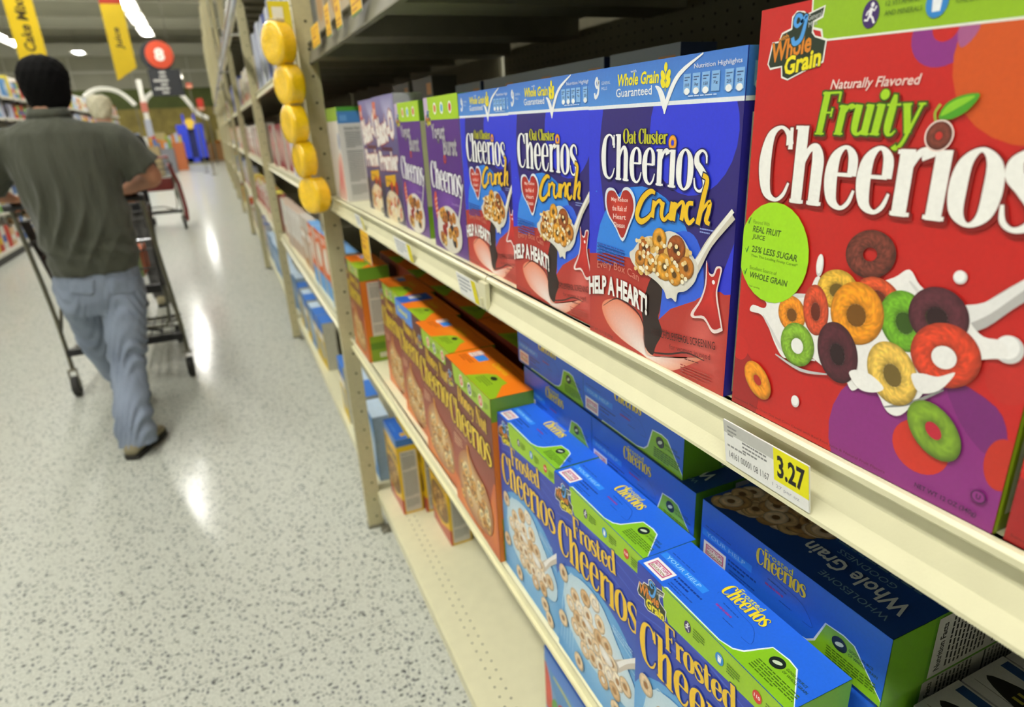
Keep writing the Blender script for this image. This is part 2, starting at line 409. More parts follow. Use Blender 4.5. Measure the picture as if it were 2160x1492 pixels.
# ---- red fruity box 183 x 263 x 60
def fruity_box():
    W, H, D = 186, 263, 62; R = 'c9211d'
    t = empty('cereal_box')
    carton(W, H, D, {'all': R, '-y': '8a9a1c', '+y': '8a9a1c', '+z': '9fb51c'}, t)
    a = a_front(W, H, D)
    a.rect(0, 0, W, H, R)
    a.ell(117, 236, 15.5, 14.5, '8e2f86'); a.ell(118, 239, 6.5, 6.5, R)
    a.ell(166, 226, 42, 40, 'd3551a'); a.ell(182, 232, 12, 14, 'd02a22')
    a.blob([(120, 248), (132, 248), (133.5, 236), (127, 229), (124, 236), (126, 243)], 'a85a8c')
    a.ell(0, 12, 26, 34, 'a51d1f'); a.ell(4, 44, 8, 9, 'cf241f')
    a.ell(140, 20, 55, 52, '8e2a80'); a.ell(178, 82, 11, 13, 'c62a24')
    a.blob([(150, 72), (175, 66), (183, 50), (176, 40), (160, 52)], '7a2474')
    a.ell(143, 29, 16, 15.5, 'd23322'); a.ell(183, 38, 8, 14, 'c6301f')
    a.flat([(38, 263), (183, 263), (183, 236.5), (48, 240.5), (46, 246), (39, 248)], 'f0eee6'); a.flat([(39, 263), (186, 263), (186, 237.5), (48.6, 241.6), (47, 247), (40, 249)], '93bd1a')
    fp = a.build('front_panel', 'print', t)
    L = a_front(W, H, D, 30)
    grain_logo(L, 10, 227, .86)
    runner(L, 77, 250, .98); milk_glass(L, 112, 250, .98); L.ell(160, 252, 7, 7.5, 'd23a2e'); L.text('110', 156, 250, 8, 4.6, 'fbeceb', bold=.03)
    L.text('12 VITAMINS', 85, 252.4, 18, 2.4, '47661c', rot=-.02); L.text('AND MINERALS', 85, 248, 20, 2.4, '47661c', rot=-.02)
    L.text('SOURCE OF', 121, 252.4, 15, 2.4, '47661c', rot=-.02); L.text('CALCIUM', 121, 248.2, 13, 2.4, '47661c', rot=-.02)
    L.text('Naturally Flavored', 57, 213.5, 52, 6.6, 'f1d8d0', rot=-.012, shear=.2, bold=.012)
    L.serif('Fruity', 50, 191, 113, 190.5, 23, 'a6d422', out='3d5a12', ow=.9, shear=.13, wk=1.12, xh=.68, shadow=('7d1512', (1.2, -1.4)))
    L.serif('Cheerios', 10, 151, 176, 150, 45, 'f6f5f0', out='7d1512', ow=.8, cap2=46, wk=1.15, xh=.74, shadow=('8f1815', (1.1, -1.1)), res=6)
    L.ell(92.4, 210.6, 3.4, 3.3, '3d5a12'); L.ell(92.4, 210.8, 2.6, 2.6, 'a6d422')
    # cherry like ring, stem and leaf above the i
    L.line([(122, 196, 1.4), (120.5, 201, 1.3), (122.5, 205, 1.6)], 1, '9db43a', True)
    L.blob([(122.5, 199), (125, 205), (132, 208.5), (140, 208.6), (136, 202), (130, 198.5), (125.5, 198)], '4fa023'); L.blob([(123.5, 199.5), (126, 204.5), (132, 207.4), (138, 207.8), (131, 203)], '8ccc2c')
    L.ell(124.3, 190.6, 7.2, 7.4, 'f1d8d0'); L.ell(124.3, 190.6, 6.4, 6.6, '6e2a22'); L.ring(124.3, 190.6, 6.2, 6.4, '7a3b2e', inner=.3, hole='c8322a')
    # green oval with ticks
    L.ell(27, 117, 29.5, 33, 'a4e01a'); T = '35501a'
    for v in (137, 117.5, 102): L.line([(3.2, v-.5, .7), (4.2, v-3, 1.5), (6, v+1.2, .5)], 1, '1f7a2c')
    L.text('Flavored With', 8.4, 134.5, 14.5, 2.6, '5f8a1c', rot=-.02); L.text('REAL FRUIT', 8.4, 129, 24, 4.2, T, rot=-.02, bold=.015, shear=.15); L.text('JUICE', 8.4, 123.6, 11, 4, T, rot=-.02, bold=.015, shear=.15)
    L.text('25% LESS SUGAR', 8.8, 115.4, 39, 4.4, T, rot=-.01, bold=.015, shear=.15); L.text('Than The Leading Fruity Cereal*', 8.8, 111.6, 40, 2.4, '4f7a1c')
    L.text('Excellent Source of', 8.6, 103.4, 24, 2.5, '5f8a1c'); L.text('WHOLE GRAIN', 8.6, 97.6, 33, 4.2, T, bold=.015, shear=.15); L.text('*per serving', 9, 91, 10, 1.5, T)
    L.text('Sweetened Whole Grain Oat and Corn Cereal with Real Fruit Juice & Natural Fruit Flavors', 3, 3.6, 124, 2.2, '5a1414')
    L.text('NET WT 12 OZ (340g)', 145, 4.6, 33, 3.6, '241030', bold=.01)
    L.ell(177, 17, 3.6, 3.6, '241030'); L.ell(177, 17, 3.1, 3.1, '8e2a80'); L.text('U', 175.9, 15.6, 2.2, 2.8, '241030', bold=.02)
    L.build('lettering', 'print', fp)
    # bowl picture
    B = a_front(W, H, D, 100); m0, m1 = 'f2f1ef', 'c9c8c8'
    B.ring(97, 128, 15.5, 13.5, '74382c', inner=.28, rot=.2, seed=3, na=44, nr=9, nz=.22)
    B.line([(150, 104, 16), (160, 108, 11), (172, 121, 9), (186, 134, 9)], 1, 'b9b6b4', True); B.line([(152, 107, 10), (162, 113, 6), (174, 126, 4), (186, 138, 4)], 1, 'e9e8e6', True)
    for (x, y, r, r2) in ((65, 116, 2.6, 7), (147, 125, 3.4, 3.4), (58.5, 23, 3.4, 4.2), (175, 96, 6.5, 6.8)): B.ell(x, y, r, r2, 'd4d2d0'); B.ell(x-.12*r, y+.12*r2, r*.8, r2*.84, 'f6f5f3')
    B.blob([(33, 92), (37, 97), (46, 94), (58, 97), (63, 108), (67, 108), (69, 98), (80, 106), (100, 112), (113, 118), (121, 124), (128, 117), (138, 113), (149, 114), (156, 104), (163, 99), (172, 99), (175, 92), (168, 89), (158, 84), (152, 75), (143, 66), (138, 56), (130, 43), (122, 42), (115, 50), (107, 56), (103, 50), (98, 46), (93, 52), (88, 59), (78, 54), (66, 57), (52, 52), (44, 50), (36, 58), (29, 68), (22, 74), (12, 74), (14, 79), (24, 79), (26, 83), (20, 87), (23, 92), (30, 87)], 'f3f1ee')
    B.line([(36, 88, 1.5), (48, 93, 3), (60, 96, 2)], 1, 'dedcda', True); B.line([(122, 118, 1), (136, 108, 3), (150, 108, 2)], 1, 'dddbd9', True); B.line([(24, 74, 1), (32, 66, 2), (46, 54, 3), (70, 56, 1)], 1, 'd9d7d5', True)
    B.line([(38, 50, 1), (60, 46, 2.2), (80, 50, 1)], 1, 'c3c3c3', True); B.line([(128, 66, 2), (146, 72, 4.4), (153, 82, 2)], 1, 'cfcfce', True)
    B.line([(120, 44, .8), (134, 52, 2), (150, 66, .8)], 1, '8f8e8e', True)
    for args in ((79, 104, 14, 12, 'e3b33c', .2), (106, 106, 14, 10, 'd8552c', -.3), (48, 81, 11, 12, 'f0901c', .3), (66, 88, 9.5, 16, 'd4502e', .15), (123, 96, 14, 17, '6fae26', .5), (140, 103, 16, 15, '5c2a35', -.5),
                 (94, 93, 17.5, 18.5, 'f39a1b', .1), (55, 62, 13.5, 14.5, '86b433', .3), (85, 66, 14, 19, '54232e', .35), (121, 65, 14.5, 18.5, 'e8bf55', .55), (147, 84, 18, 17, 'd84426', 0)):
        x, y, rx, ry, c, ro = args
        B.ring(x, y, rx, ry, c, rot=ro, inner=.36, hole=('f3f2ef' if (x in (55, 147)) else shade(c, .5)), hoff=(0, -.06), seed=int(x), na=44, nr=9, nz=.13)
    B.blob([(95, 56), (103, 49), (112, 50), (118, 55), (109, 60), (100, 60)], 'f6f4f1'); B.blob([(132, 68), (138, 60), (148, 65), (154, 77), (146, 72), (138, 71)], 'f1efec')
    B.ring(24.5, 26, 15, 10.5, 'f3991c', rot=-.75, inner=.28, hole='b9261d')
    B.ring(149, 42, 17.5, 12.5, '7ea32c', rot=-.75, inner=.3, hole='c3203a')
    B.build('cereal_picture', 'print', fp)
    s = a_side(W, H, D); s.rect(0, 0, 3, H, '93a81e'); s.rect(58, 0, 62, H, '93a81e'); nutri_side(s, 6, 10, 56, 235, 5)
    s.build('side_panel', 'print', t)
    return t

# ---- blue oat cluster box 195 x 245 x 62
def oat_box():
    W, H, D = 195, 245, 62; t = empty('cereal_box')
    carton(W, H, D, {'all': '2222a8', '+z': '3f7bd6', '-y': '2a2192'}, t)
    a = a_front(W, H, D)
    a.rect(0, 0, W, H, '2b36d8'); a.ell(112, 190, 95, 150, '2c1f78'); a.rect(0, 0, 14, 245, '2b36d8')
    a.blob([(14, 245), (26, 225), (20, 190), (17, 150), (22, 120), (8, 110), (0, 160), (0, 245)], '2e3add')
    a.ell(143, 194, 49.5, 47, '2e3be0'); a.ell(85, 80, 73, 70, '2f86ea'); a.rect(12, 140, 14, 141, '2f86ea')
    a.blob([(108, 36), (128, 52), (150, 64), (166, 76), (160, 110), (140, 120), (100, 100), (96, 60)], '2f60e2')
    a.rect(0, 212, W, 215.4, 'e9eef6'); a.grad(0, 215, W, 245, '4f8fe0', '3f77cf')
    # red ribbon
    a.flat([(0, 0), (0, 80), (30, 85), (70, 87), (95, 82), (108, 79), (116, 70), (114, 45), (112, 40), (128, 54), (158, 68), (176, 76), (195, 81), (195, 0)], 'b8332a')
    a.gblob([(2, 2), (2, 40), (20, 52), (60, 50), (90, 40), (92, 10), (60, 2)], 'c8452f', 'b8332a')
    a.gblob([(140, 2), (150, 60), (193, 78), (194, 2)], 'd8625a', 'b8332a')
    a.flat(catmull([(108, 78), (116, 70), (114, 50), (112, 42), (118, 30), (110, 16), (106, 6), (98, 6), (91, 16), (91, 30), (88, 45), (94, 62), (100, 74)], 4, True), '2a1511')
    q = catmull([(23, 28), (28, 38), (50, 44), (75, 40), (90, 32), (91, 18), (97, 8), (110, 6), (140, 14), (158, 20), (171, 24), (150, 10), (132, 0), (112, -4), (90, 2), (60, 6), (36, 14)], 4, True)
    q = clip(q, W, H); cx, cy = 96, 2
    for i in range(len(q)):
        A, B_ = q[i-1], q[i]; a.polyc([a.p(cx, cy), a.p(*A), a.p(*B_)], ['f4ece8', mixc('e98a68', 'f4d8cc', .35 if A[1] < 12 else 0), mixc('e98a68', 'f4d8cc', .35 if B_[1] < 12 else 0)])
    a.l += 1
    a.line([(25, 32, .5), (50, 45, 1.2), (80, 40, 1.6), (92, 28, 1.4), (97, 9, 1.4), (125, 13, 1.6), (150, 22, 1.4), (172, 22, .6)], 1, '35130f', True)
    fp = a.build('front_panel', 'print', t)
    L = a_front(W, H, D, 30)
    G = [(16, 233, 2.6), (14.5, 238, 2.6), (12, 234, 2.4), (15, 230, 2.2), (18, 236, 1.6), (16.5, 226, 3), (12, 222, 3), (10.5, 226, 2)]
    L.stroke(catmull(G, 4), 'eef2f8')
    L.text('GENERAL', 22, 232, 14, 2.6, 'cfe0f5'); L.text('MILLS', 22, 227.6, 9, 2.6, 'cfe0f5')
    L.text('Whole Grain', 46, 229, 57, 9.6, 'f0e022', rot=-.01, shear=.12, bold=.03); L.text('with', 66, 238.4, 8, 2.2, 'eef2f8')
    L.text('Guaranteed', 45, 220.6, 50, 7, 'eef2f8', bold=.01)
    for i, (x, y) in enumerate(((108.5, 228), (115, 228), (108.5, 233.4), (115, 233.4))): L.ell(x, y, 2.4, 4, 'f0e022', .5 if x < 112 else -.5)
    L.ell(111.8, 239, 2, 3.4, 'f0e022'); L.line([(111.8, 238), (111.8, 222)], .7, 'f0e022')
    L.line([(99.5, 226.5, 1), (105, 223, 4.6), (110, 215, 6), (112, 207, 2)], 1, 'f4f6f8', True); L.line([(111.5, 206, 1.6), (116, 218, 4.4), (128, 233, 3.6), (153, 244.5, 1)], 1, 'f4f6f8', True)
    L.text('Nutrition Highlights', 144, 234.4, 47, 4, 'eef2f8')
    for i, x in enumerate((137, 147, 157, 167, 180, 190)):
        L.rect(x-4, 219.5, x+4, 232.4, '86b7ea'); L.small(x-2.8, 229.5, 5.6, 2, 1.8, '2c3f78', seed=i); L.text(('110', '2g', '150', '7g', '25', '50')[i], x-2.2, 223.8, 4.4, 2.2, '2c3f78', bold=.02)
        if i != 3: L.ell(x, 220.6, 3, 2.3, 'f4f6f8')
    L.small(139, 217, 52, 1, 1.6, 'cfe0f5', seed=9)
    L.serif('Oat Cluster', 57, 184, 117, 184, 11.5, 'c3c21e', out='20205a', ow=.5, wk=1.25, res=3)
    L.ell(123.6, 185, 5.4, 6, '20205a'); L.ring(123.6, 185, 4.9, 5.6, 'f0a028', inner=.36, hole='2e3be0')
    L.serif('Cheerios', 23, 153.5, 165, 151, 38, 'f7f7f5', out='1c1a66', ow=1.0, cap2=40, wk=1.0, arch=0, xh=.72)
    L.text('.', 163, 176, 1, 1, 'f7f7f5')
    C = '101a52'
    for o, c_ in ((1.0, C), (0, 'f0c21a')):
        K = [[(104, 146, 2.5), (98, 147, 4), (88, 141, 5), (81, 131, 5.6), (80, 124, 5.2), (86, 121, 4.6), (95, 125, 3.6), (101, 131, 2)],
             [(103, 140, 3.8), (101, 126, 4.4)], [(102, 133, 2.4), (106, 138, 2.6), (110, 140.5, 3), (113, 138, 4)],
             [(115, 140, 4), (113, 130, 4.2), (117, 126, 3.2), (123, 131, 2.6)], [(126.5, 141, 4), (124, 126.5, 4.2)],
             [(130.5, 141, 4), (128, 126.5, 4.2)], [(129, 133, 2.4), (132, 137.5, 2.6), (138, 142, 2.8), (140, 138, 4), (138, 128, 4)],
             [(151, 142, 3), (145, 141, 3.4), (143, 133, 4.4), (147, 127, 3.6), (153, 131, 2.4)],
             [(160, 163, 3.4), (165, 160, 3.6), (162, 148, 4.4), (157, 127, 4.6)], [(159, 134, 2.4), (163, 140, 2.4), (169, 145, 3), (168, 138, 4), (166, 131, 4), (170, 129, 2.6)]]
        for k in K: L.stroke(catmull([(x, y, w*1.08) for x, y, w in k], 4), c_, ow=o); L.l -= .55
        L.l += 1
    H1 = lambda s, dx=0: [(53+(x)*s, 125+(y)*s) for x, y in ((0, 12), (5, 19), (13, 20), (20, 14), (21, 4), (14, -9), (5, -22), (-6, -12), (-17, -3), (-21, 8), (-18, 17), (-8, 18))]
    L.blob(H1(1.13), 'dfe9f4'); L.gblob(H1(1.0), 'd8402c', 'a5201c')
    for i, tx in enumerate(('May Reduce', 'the Risk of', 'Heart', 'Disease')): L.text(tx, 40+i*1.6, 133-i*7.2, 26-i*3, 4.6, 'f4d8d0', rot=.05, bold=.01)
    L.small(16, 92, 46, 6, 3.2, '2a4fae', rot=-.03, seed=3); L.small(160, 124, 18, 2, 2.4, '8fa0e0', seed=4)
    L.text('Every Box Can', 16, 66, 68, 9.5, 'd88a78', rot=.0, arch=3.5, bold=-.005)
    L.text('HELP A HEART!', .5, 38, 97, 19, 'f6f3ef', rot=.02, arch=7, bold=.045, out='5a1814', ow=.012)
    L.text('Help support', 117, 31, 34, 3.6, '3c1210'); L.text('FREE CHOLESTEROL SCREENING', 105, 24, 80, 6.4, '3c1210', rot=.14, bold=.0)
    L.text('for women in need', 130, 19.5, 50, 4.6, '6a1f1a', rot=.12); L.small(150, 16.5, 28, 1, 2, '6a1f1a', rot=.1, seed=5)
    L.small(145, 10, 36, 4, 2.4, 'b04a40', rot=.05, seed=7)
    L.text('NET WT 11.3 OZ (320g)', 2, 2.5, 42, 3.6, '4a1814')
    # red dress
    L.blob([(169, 102), (172, 94), (177, 93), (180, 99), (186, 99), (184, 88), (183, 78), (190, 56), (190, 52), (180, 48), (170, 56), (157, 54), (155, 58), (164, 70), (169, 84)], 'f0dcd8'); L.gblob([(170, 101), (173, 92), (178, 91.5), (181, 97.5), (184.5, 97.5), (182.5, 87), (181.5, 77), (188, 57), (188, 54), (180, 51), (170, 58.5), (158, 56.5), (166, 70), (170.5, 84)], 'd8302a', 'b31c1c')
    L.ell(178, 87, 1.6, 1.6, 'f6eeee')
    L.build('lettering', 'print', fp)
    B = a_front(W, H, D, 150)
    B.line([(150, 86, 14), (160, 98, 9), (172, 116, 7), (193, 138, 7.5)], 1, 'cfc8b8', True); B.line([(152, 90, 8), (161, 102, 4), (174, 120, 3), (193, 141, 3.4)], 1, 'f1efe6', True)
    B.gblob([(72, 86), (70, 92), (76, 96), (84, 104), (96, 110), (110, 112), (124, 118), (140, 115), (152, 104), (160, 96), (158, 84), (148, 74), (138, 70), (136, 62), (130, 64), (124, 62), (120, 68), (108, 74), (90, 78), (80, 80)], 'f6f4ee', 'dcd8cc')
    rnd = random.Random(4)
    for i in range(30):
        x = rnd.uniform(84, 146); y = rnd.uniform(80, 104)
        B.ell(x, y, rnd.uniform(4, 8), rnd.uniform(4, 7), rnd.choice(['c07a24', 'a85c18', 'd99a36', '8e4a16', 'e0b05a', 'edc984']), rnd.uniform(0, 3), 12)
    for x, y, r, c in ((112, 110, 9, 'e3a02c'), (92, 99, 8, 'b8661c'), (134, 105, 11, '9c4f18'), (120, 88, 11, 'e5a22e'), (133, 84, 9, 'dd962a'), (100, 88, 8, 'd9912c'), (147, 92, 9, 'c47a22'), (86, 90, 7, 'c98228')):
        B.ring(x, y, r, r*1.05, c, rot=x, inner=.3, hole=shade(c, .45), na=18, nr=4)
    for i in range(60):
        x = rnd.uniform(80, 152); y = rnd.uniform(78, 108); B.ell(x, y, 2.2, 1.9, rnd.choice(['f0d9a0', 'e8c583', 'fbf0d0']), 0, 8)
    B.build('cereal_picture', 'print', fp)
    s = a_side(W, H, D); s.rect(0, 212, D, 215, 'e9eef6'); s.rect(0, 215, D, 245, '3a72c8'); s.rect(6, 221, 18, 236, '86b7ea'); s.ell(12, 222, 5, 4, 'f4f6f8', 0, 14)
    nutri_side(s, 7, 3, 58, 205, 12); s.build('side_panel', 'print', t)
    return t

# ---- yogurt burst, purple, 175 x 247 x 60
def yogurt_box():
    W, H, D = 172, 247, 60; t = empty('cereal_box'); P = '5a2c86'
    carton(W, H, D, {'all': P, '+z': '8fbf22', '-y': '8d9a3a'}, t)
    a = a_front(W, H, D); a.rect(0, 0, W, H, P); a.gblob([(10, 90), (90, 140), (165, 120), (160, 60), (80, 40), (15, 50)], '7a48a8', P)
    a.rect(0, 212, W, H, 'a9d21e')
    a.rect(0, 213, 22, 247, 'c9b4d4')
    fp = a.build('front_panel', 'print', t)
    L = a_front(W, H, D, 20)
    for i, (u, c) in enumerate(((60, 'e07a3a'), (95, '53b0d8'), (135, 'd8382e'))): L.ell(u, 229, 8, 9, 'f4f4ee'); L.ell(u, 229, 5.5, 6, c)
    grain_logo(L, 4, 205, .62, True)
    L.text('Yogurt', 32, 176, 70, 30, 'b9b6bd', bold=.03, out='5a5560', ow=.02); L.text('Burst', 88, 158, 66, 30, 'a9a6ad', bold=.03, out='5a5560', ow=.02)
    L.ring(92, 152, 7, 7, 'c0452c', hole='5a2c86')
    L.serif('Cheerios', 8, 104, 164, 96, 44, 'ecebf0', out='3c1c60', ow=1.4, cap2=46, wk=1.15, xh=.72)
    L.text('Strawberry', 110, 80, 48, 6, 'b59ad0'); L.small(112, 72, 44, 2, 4, '8a68b0', seed=2)
    L.blob([(20, 92), (30, 96), (34, 70), (48, 40), (36, 36), (24, 52), (16, 76)], 'd8542a')
    for i in range(4): L.line([(22, 58+i*8), (34, 63+i*8)], 2, 'f0d0b8')
    L.build('lettering', 'print', fp)
    B = a_front(W, H, D, 110); B.gblob([(34, 12), (26, 40), (40, 66), (90, 78), (135, 66), (150, 36), (136, 12), (90, 0)], 'eeeae2', 'd8d2c8')
    B.line([(140, 60, 8), (158, 92, 5), (170, 118, 6)], 1, 'c9c6c8', True)
    rnd = random.Random(8)
    for i in range(26):
        x = rnd.uniform(42, 132); y = rnd.uniform(16, 66); c = rnd.choice(['d99a3a', 'c9802a', 'e8bc62', '9c2420', 'b8702a', '2c2630'])
        if c in ('9c2420', '2c2630'): B.ell(x, y, 8, 10, c, rnd.uniform(0, 3), 14)
        else: B.ring(x, y, 10, 9, c, rnd.uniform(0, 3), .3, shade(c, .45), 14, 4)
    B.build('cereal_picture', 'print', fp)
    s = a_side(W, H, D); s.rect(0, 212, 60, 247, '4d7d1c'); s.rect(0, 60, 60, 212, 'a59aa8'); s.rect(0, 60, 20, 212, 'b9bf8a'); s.rect(0, 0, 60, 60, '6f9c1c'); nutri_side(s, 22, 66, 58, 205, 4); s.build('side_panel', 'print', t)
    return t

# ---- purple and white berry box 195 x 268
def berry_box():
    W, H, D = 196, 268, 62; t = empty('cereal_box')
    carton(W, H, D, {'all': '4a4480', '+z': '8c86b0', '-y': 'b9b5c4'}, t)
    a = a_front(W, H, D); a.grad(0, 0, W, H, '3a2c5a', '7d78ac'); a.gblob([(80, 268), (196, 268), (196, 180), (110, 215)], 'b9b8d8', '7d78ac')
    a.rect(0, 216, 30, 258, 'd8644a')
    fp = a.build('front_panel', 'print', t)
    L = a_front(W, H, D, 20)
    L.text('new', 5, 230, 20, 14, 'f4d8cc', rot=0, bold=.02)
    L.text('Blast-O', 14, 160, 172, 62, 'efeae4', rot=.12, bold=.05, out='9a2026', ow=.04)
    L.text('Premier', 18, 108, 170, 44, 'efeae4', rot=.04, bold=.05, out='9a2026', ow=.04)
    L.rect(50, 154, 150, 162, '5a2440')
    L.flat([(54, 74), (150, 80), (150, 106), (54, 98)], 'dca80e'); L.small(62, 86, 78, 1, 14, 'a8841a', seed=3)
    L.build('lettering', 'print', fp)
    B = a_front(W, H, D, 60); rnd = random.Random(5)
    B.rect(0, 0, 40, 80, '2c2c4a')
    for x, y, c in ((110, 74, 'b8241c'), (130, 66, '2a3040'), (150, 76, 'b02018'), (90, 66, '2f3040')): B.ell(x, y, 13, 15, c)
    B.gblob([(40, 10), (44, 44), (80, 66), (130, 66), (170, 50), (184, 14), (120, 0), (60, 0)], 'f2ead6', 'd8c8a8')
    for i in range(40):
        B.ell(rnd.uniform(50, 175), rnd.uniform(4, 56), rnd.uniform(5, 9), rnd.uniform(4, 7), rnd.choice(['e2c184', 'd8ac62', 'c0281e', 'e9d3a4', 'b98a4a', 'd04038', '55605a']), rnd.uniform(0, 3), 10)
    B.build('cereal_picture', 'print', fp)
    s = a_side(W, H, D); nutri_side(s, 6, 6, 56, 250, 31); s.build('side_panel', 'print', t)
    return t

# ---- white box with pink splash, near side turned to us
def white_box():
    W, H, D = 190, 262, 70; t = empty('cereal_box')
    carton(W, H, D, {'all': 'e6e0dc', '+z': '4f9a34', '-y': 'dcd9d4'}, t)
    a = a_front(W, H, D); a.rect(0, 0, W, H, 'e8e2dc'); a.gblob([(120, 120), (186, 130), (188, 10), (60, 4), (90, 60)], 'e8606a', 'eccfc4')
    a.rect(0, 225, W, H, '9dc23c'); a.gblob([(150, 150), (186, 150), (186, 190), (150, 186)], '8a92b0', 'c8ccd8'); a.build('front_panel', 'print', t)
    s = a_side(W, H, D); s.rect(0, 218, D, 250, '4a86c8'); s.rect(6, 224, 26, 240, '6aa2dc'); s.rect(0, 250, D, 262, '4f9a34'); nutri_side(s, 12, 4, 66, 212, 8, paper='cdcbc6'); s.build('side_panel', 'print', t)
    return t

# ---- honey nut 225 x 302 x 90
def honey_box(blue=False, back=False):
    W, H, D = 225, 302, 92; t = empty('cereal_box'); BR = '84351f'
    carton(W, H, D, {'all': BR, '+z': 'f0801a', '-y': 'c8661e'}, t)
    if not back:
        a = a_front(W, H, D); a.grad(0, 120, W, H, '9a3c1a', '582016', 5); a.grad(0, 0, W, 120, 'd0701a', '9a3c1a', 5)
        a.gblob([(0, 0), (0, 60), (60, 20), (140, 4), (225, 60), (225, 0)], 'f09a20', 'd8661a'); a.gblob([(150, 0), (225, 0), (225, 150), (190, 90)], 'e8862a', 'c85a1a')
        if blue: a.rect(0, 262, 150, H, '4f8ce0'); a.text('General', 20, 276, 90, 14, 'e8e23a', bold=.03)
        else: a.flat([(40, H), (W, H), (W, 270), (50, 266), (44, 280)], '9dc222')
        fp = a.build('front_panel', 'print', t)
        L = a_front(W, H, D, 24)
        if not blue:
            for u, c in ((88, 'd8503a'), (130, '34406e'), (182, 'd2403a')): L.ell(u, 283, 10, 12, 'e8e4d0'); L.ell(u, 283, 7.6, 9, c); L.ell(u, 283, 3, 5, 'e8e4d0')
            for u in (102, 146, 198): L.small(u, 286, 18, 3, 4, '4f6a1a', seed=u)
            grain_logo(L, 2, 252, .8)
        L.serif('Honey Nut', 62, 236, 204, 232, 30, 'e9c021', out='451408', ow=1.4, wk=1.15, res=3)
        L.serif('Cheerios', 8, 176, 216, 176, 58, 'f0cf1e', out='451408', ow=2.0, cap2=56, wk=1.0, xh=.7)
        L.text('Naturally Flavored', 30, 164, 60, 5, 'e8b890'); L.small(18, 152, 46, 4, 6, 'e8b890', seed=2)
        L.build('lettering', 'print', fp)
        B = a_front(W, H, D, 110)
        B.gblob([(30, 60), (36, 110), (70, 140), (95, 146), (130, 130), (180, 116), (204, 80), (190, 30), (120, 12), (56, 24)], 'f4dca0', 'a86428')
        B.line([(92, 160, 8), (98, 128, 6), (110, 96, 10), (126, 70, 4)], 1, 'e8a018', True)
        rnd = random.Random(3)
        for i in range(46):
            x = rnd.uniform(48, 186); y = rnd.uniform(34, 112); c = rnd.choice(['d9a24a', 'e6bd72', 'c98a34', 'f0d8a0'])
            B.ring(x, y, 11, 10, c, rnd.uniform(0, 3), .32, shade(c, .42), 14, 4)
        B.build('cereal_picture', 'print', fp)
    T = a_top(W, H, D); O = 'f07a10'
    T.rect(0, 0, W, D, O); T.gblob([(60, 20), (120, 16), (190, 60), (120, 86), (50, 66)], 'f28c1a', O)
    if blue: T.rect(0, 0, 62, 80, '2a63c4'); T.rect(10, 30, 34, 60, 'd8d4d0')
    else:
        T.rect(14, 40, 34, 66, 'ecd8cc'); T.text('BOX TOPS', 16, 50, 16, 6, '9c3a5a'); T.text('EDUCATION', 16, 44, 16, 4, '6a4a1c'); T.rect(36, 42, 66, 62, '3a8ae0'); T.small(14, 32, 50, 3, 5, 'a8440c', seed=4)
    T.flat([(112, 0), (W, 0), (W, 10), (186, 36), (180, 48), (138, 46), (126, 34)], '93b81c'); T.ell(152, 36, 9, 5.6, '26301a'); T.small(130, 24, 44, 4, 4.4, '55701a', seed=5)
    T.text('Honey Nut', 96, 70, 44, 7, 'e89a10'); T.text('Cheerios', 88, 56, 62, 13, 'f0b80e', bold=.02); T.line([(70, 88, .8), (160, 80, .8), (225, 84, .8)], .8, '9a4a0a')
    T.build('top_panel', 'print', t)
    s = a_side(W, H, D); s.rect(0, 262, D, H, '6d9a24'); s.rect(0, 0, D, 262, 'c4581c'); s.rect(0, 0, 18, 262, 'd9761e'); nutri_side(s, 20, 84, 90, 256, 3, paper='d6d0bc'); s.rect(8, 0, D, 84, '7d9c1c'); s.rect(8, 40, D, 62, '5c8418'); s.rect(34, 12, 76, 28, 'c8c6a8'); s.build('side_panel', 'print', t)
    return t

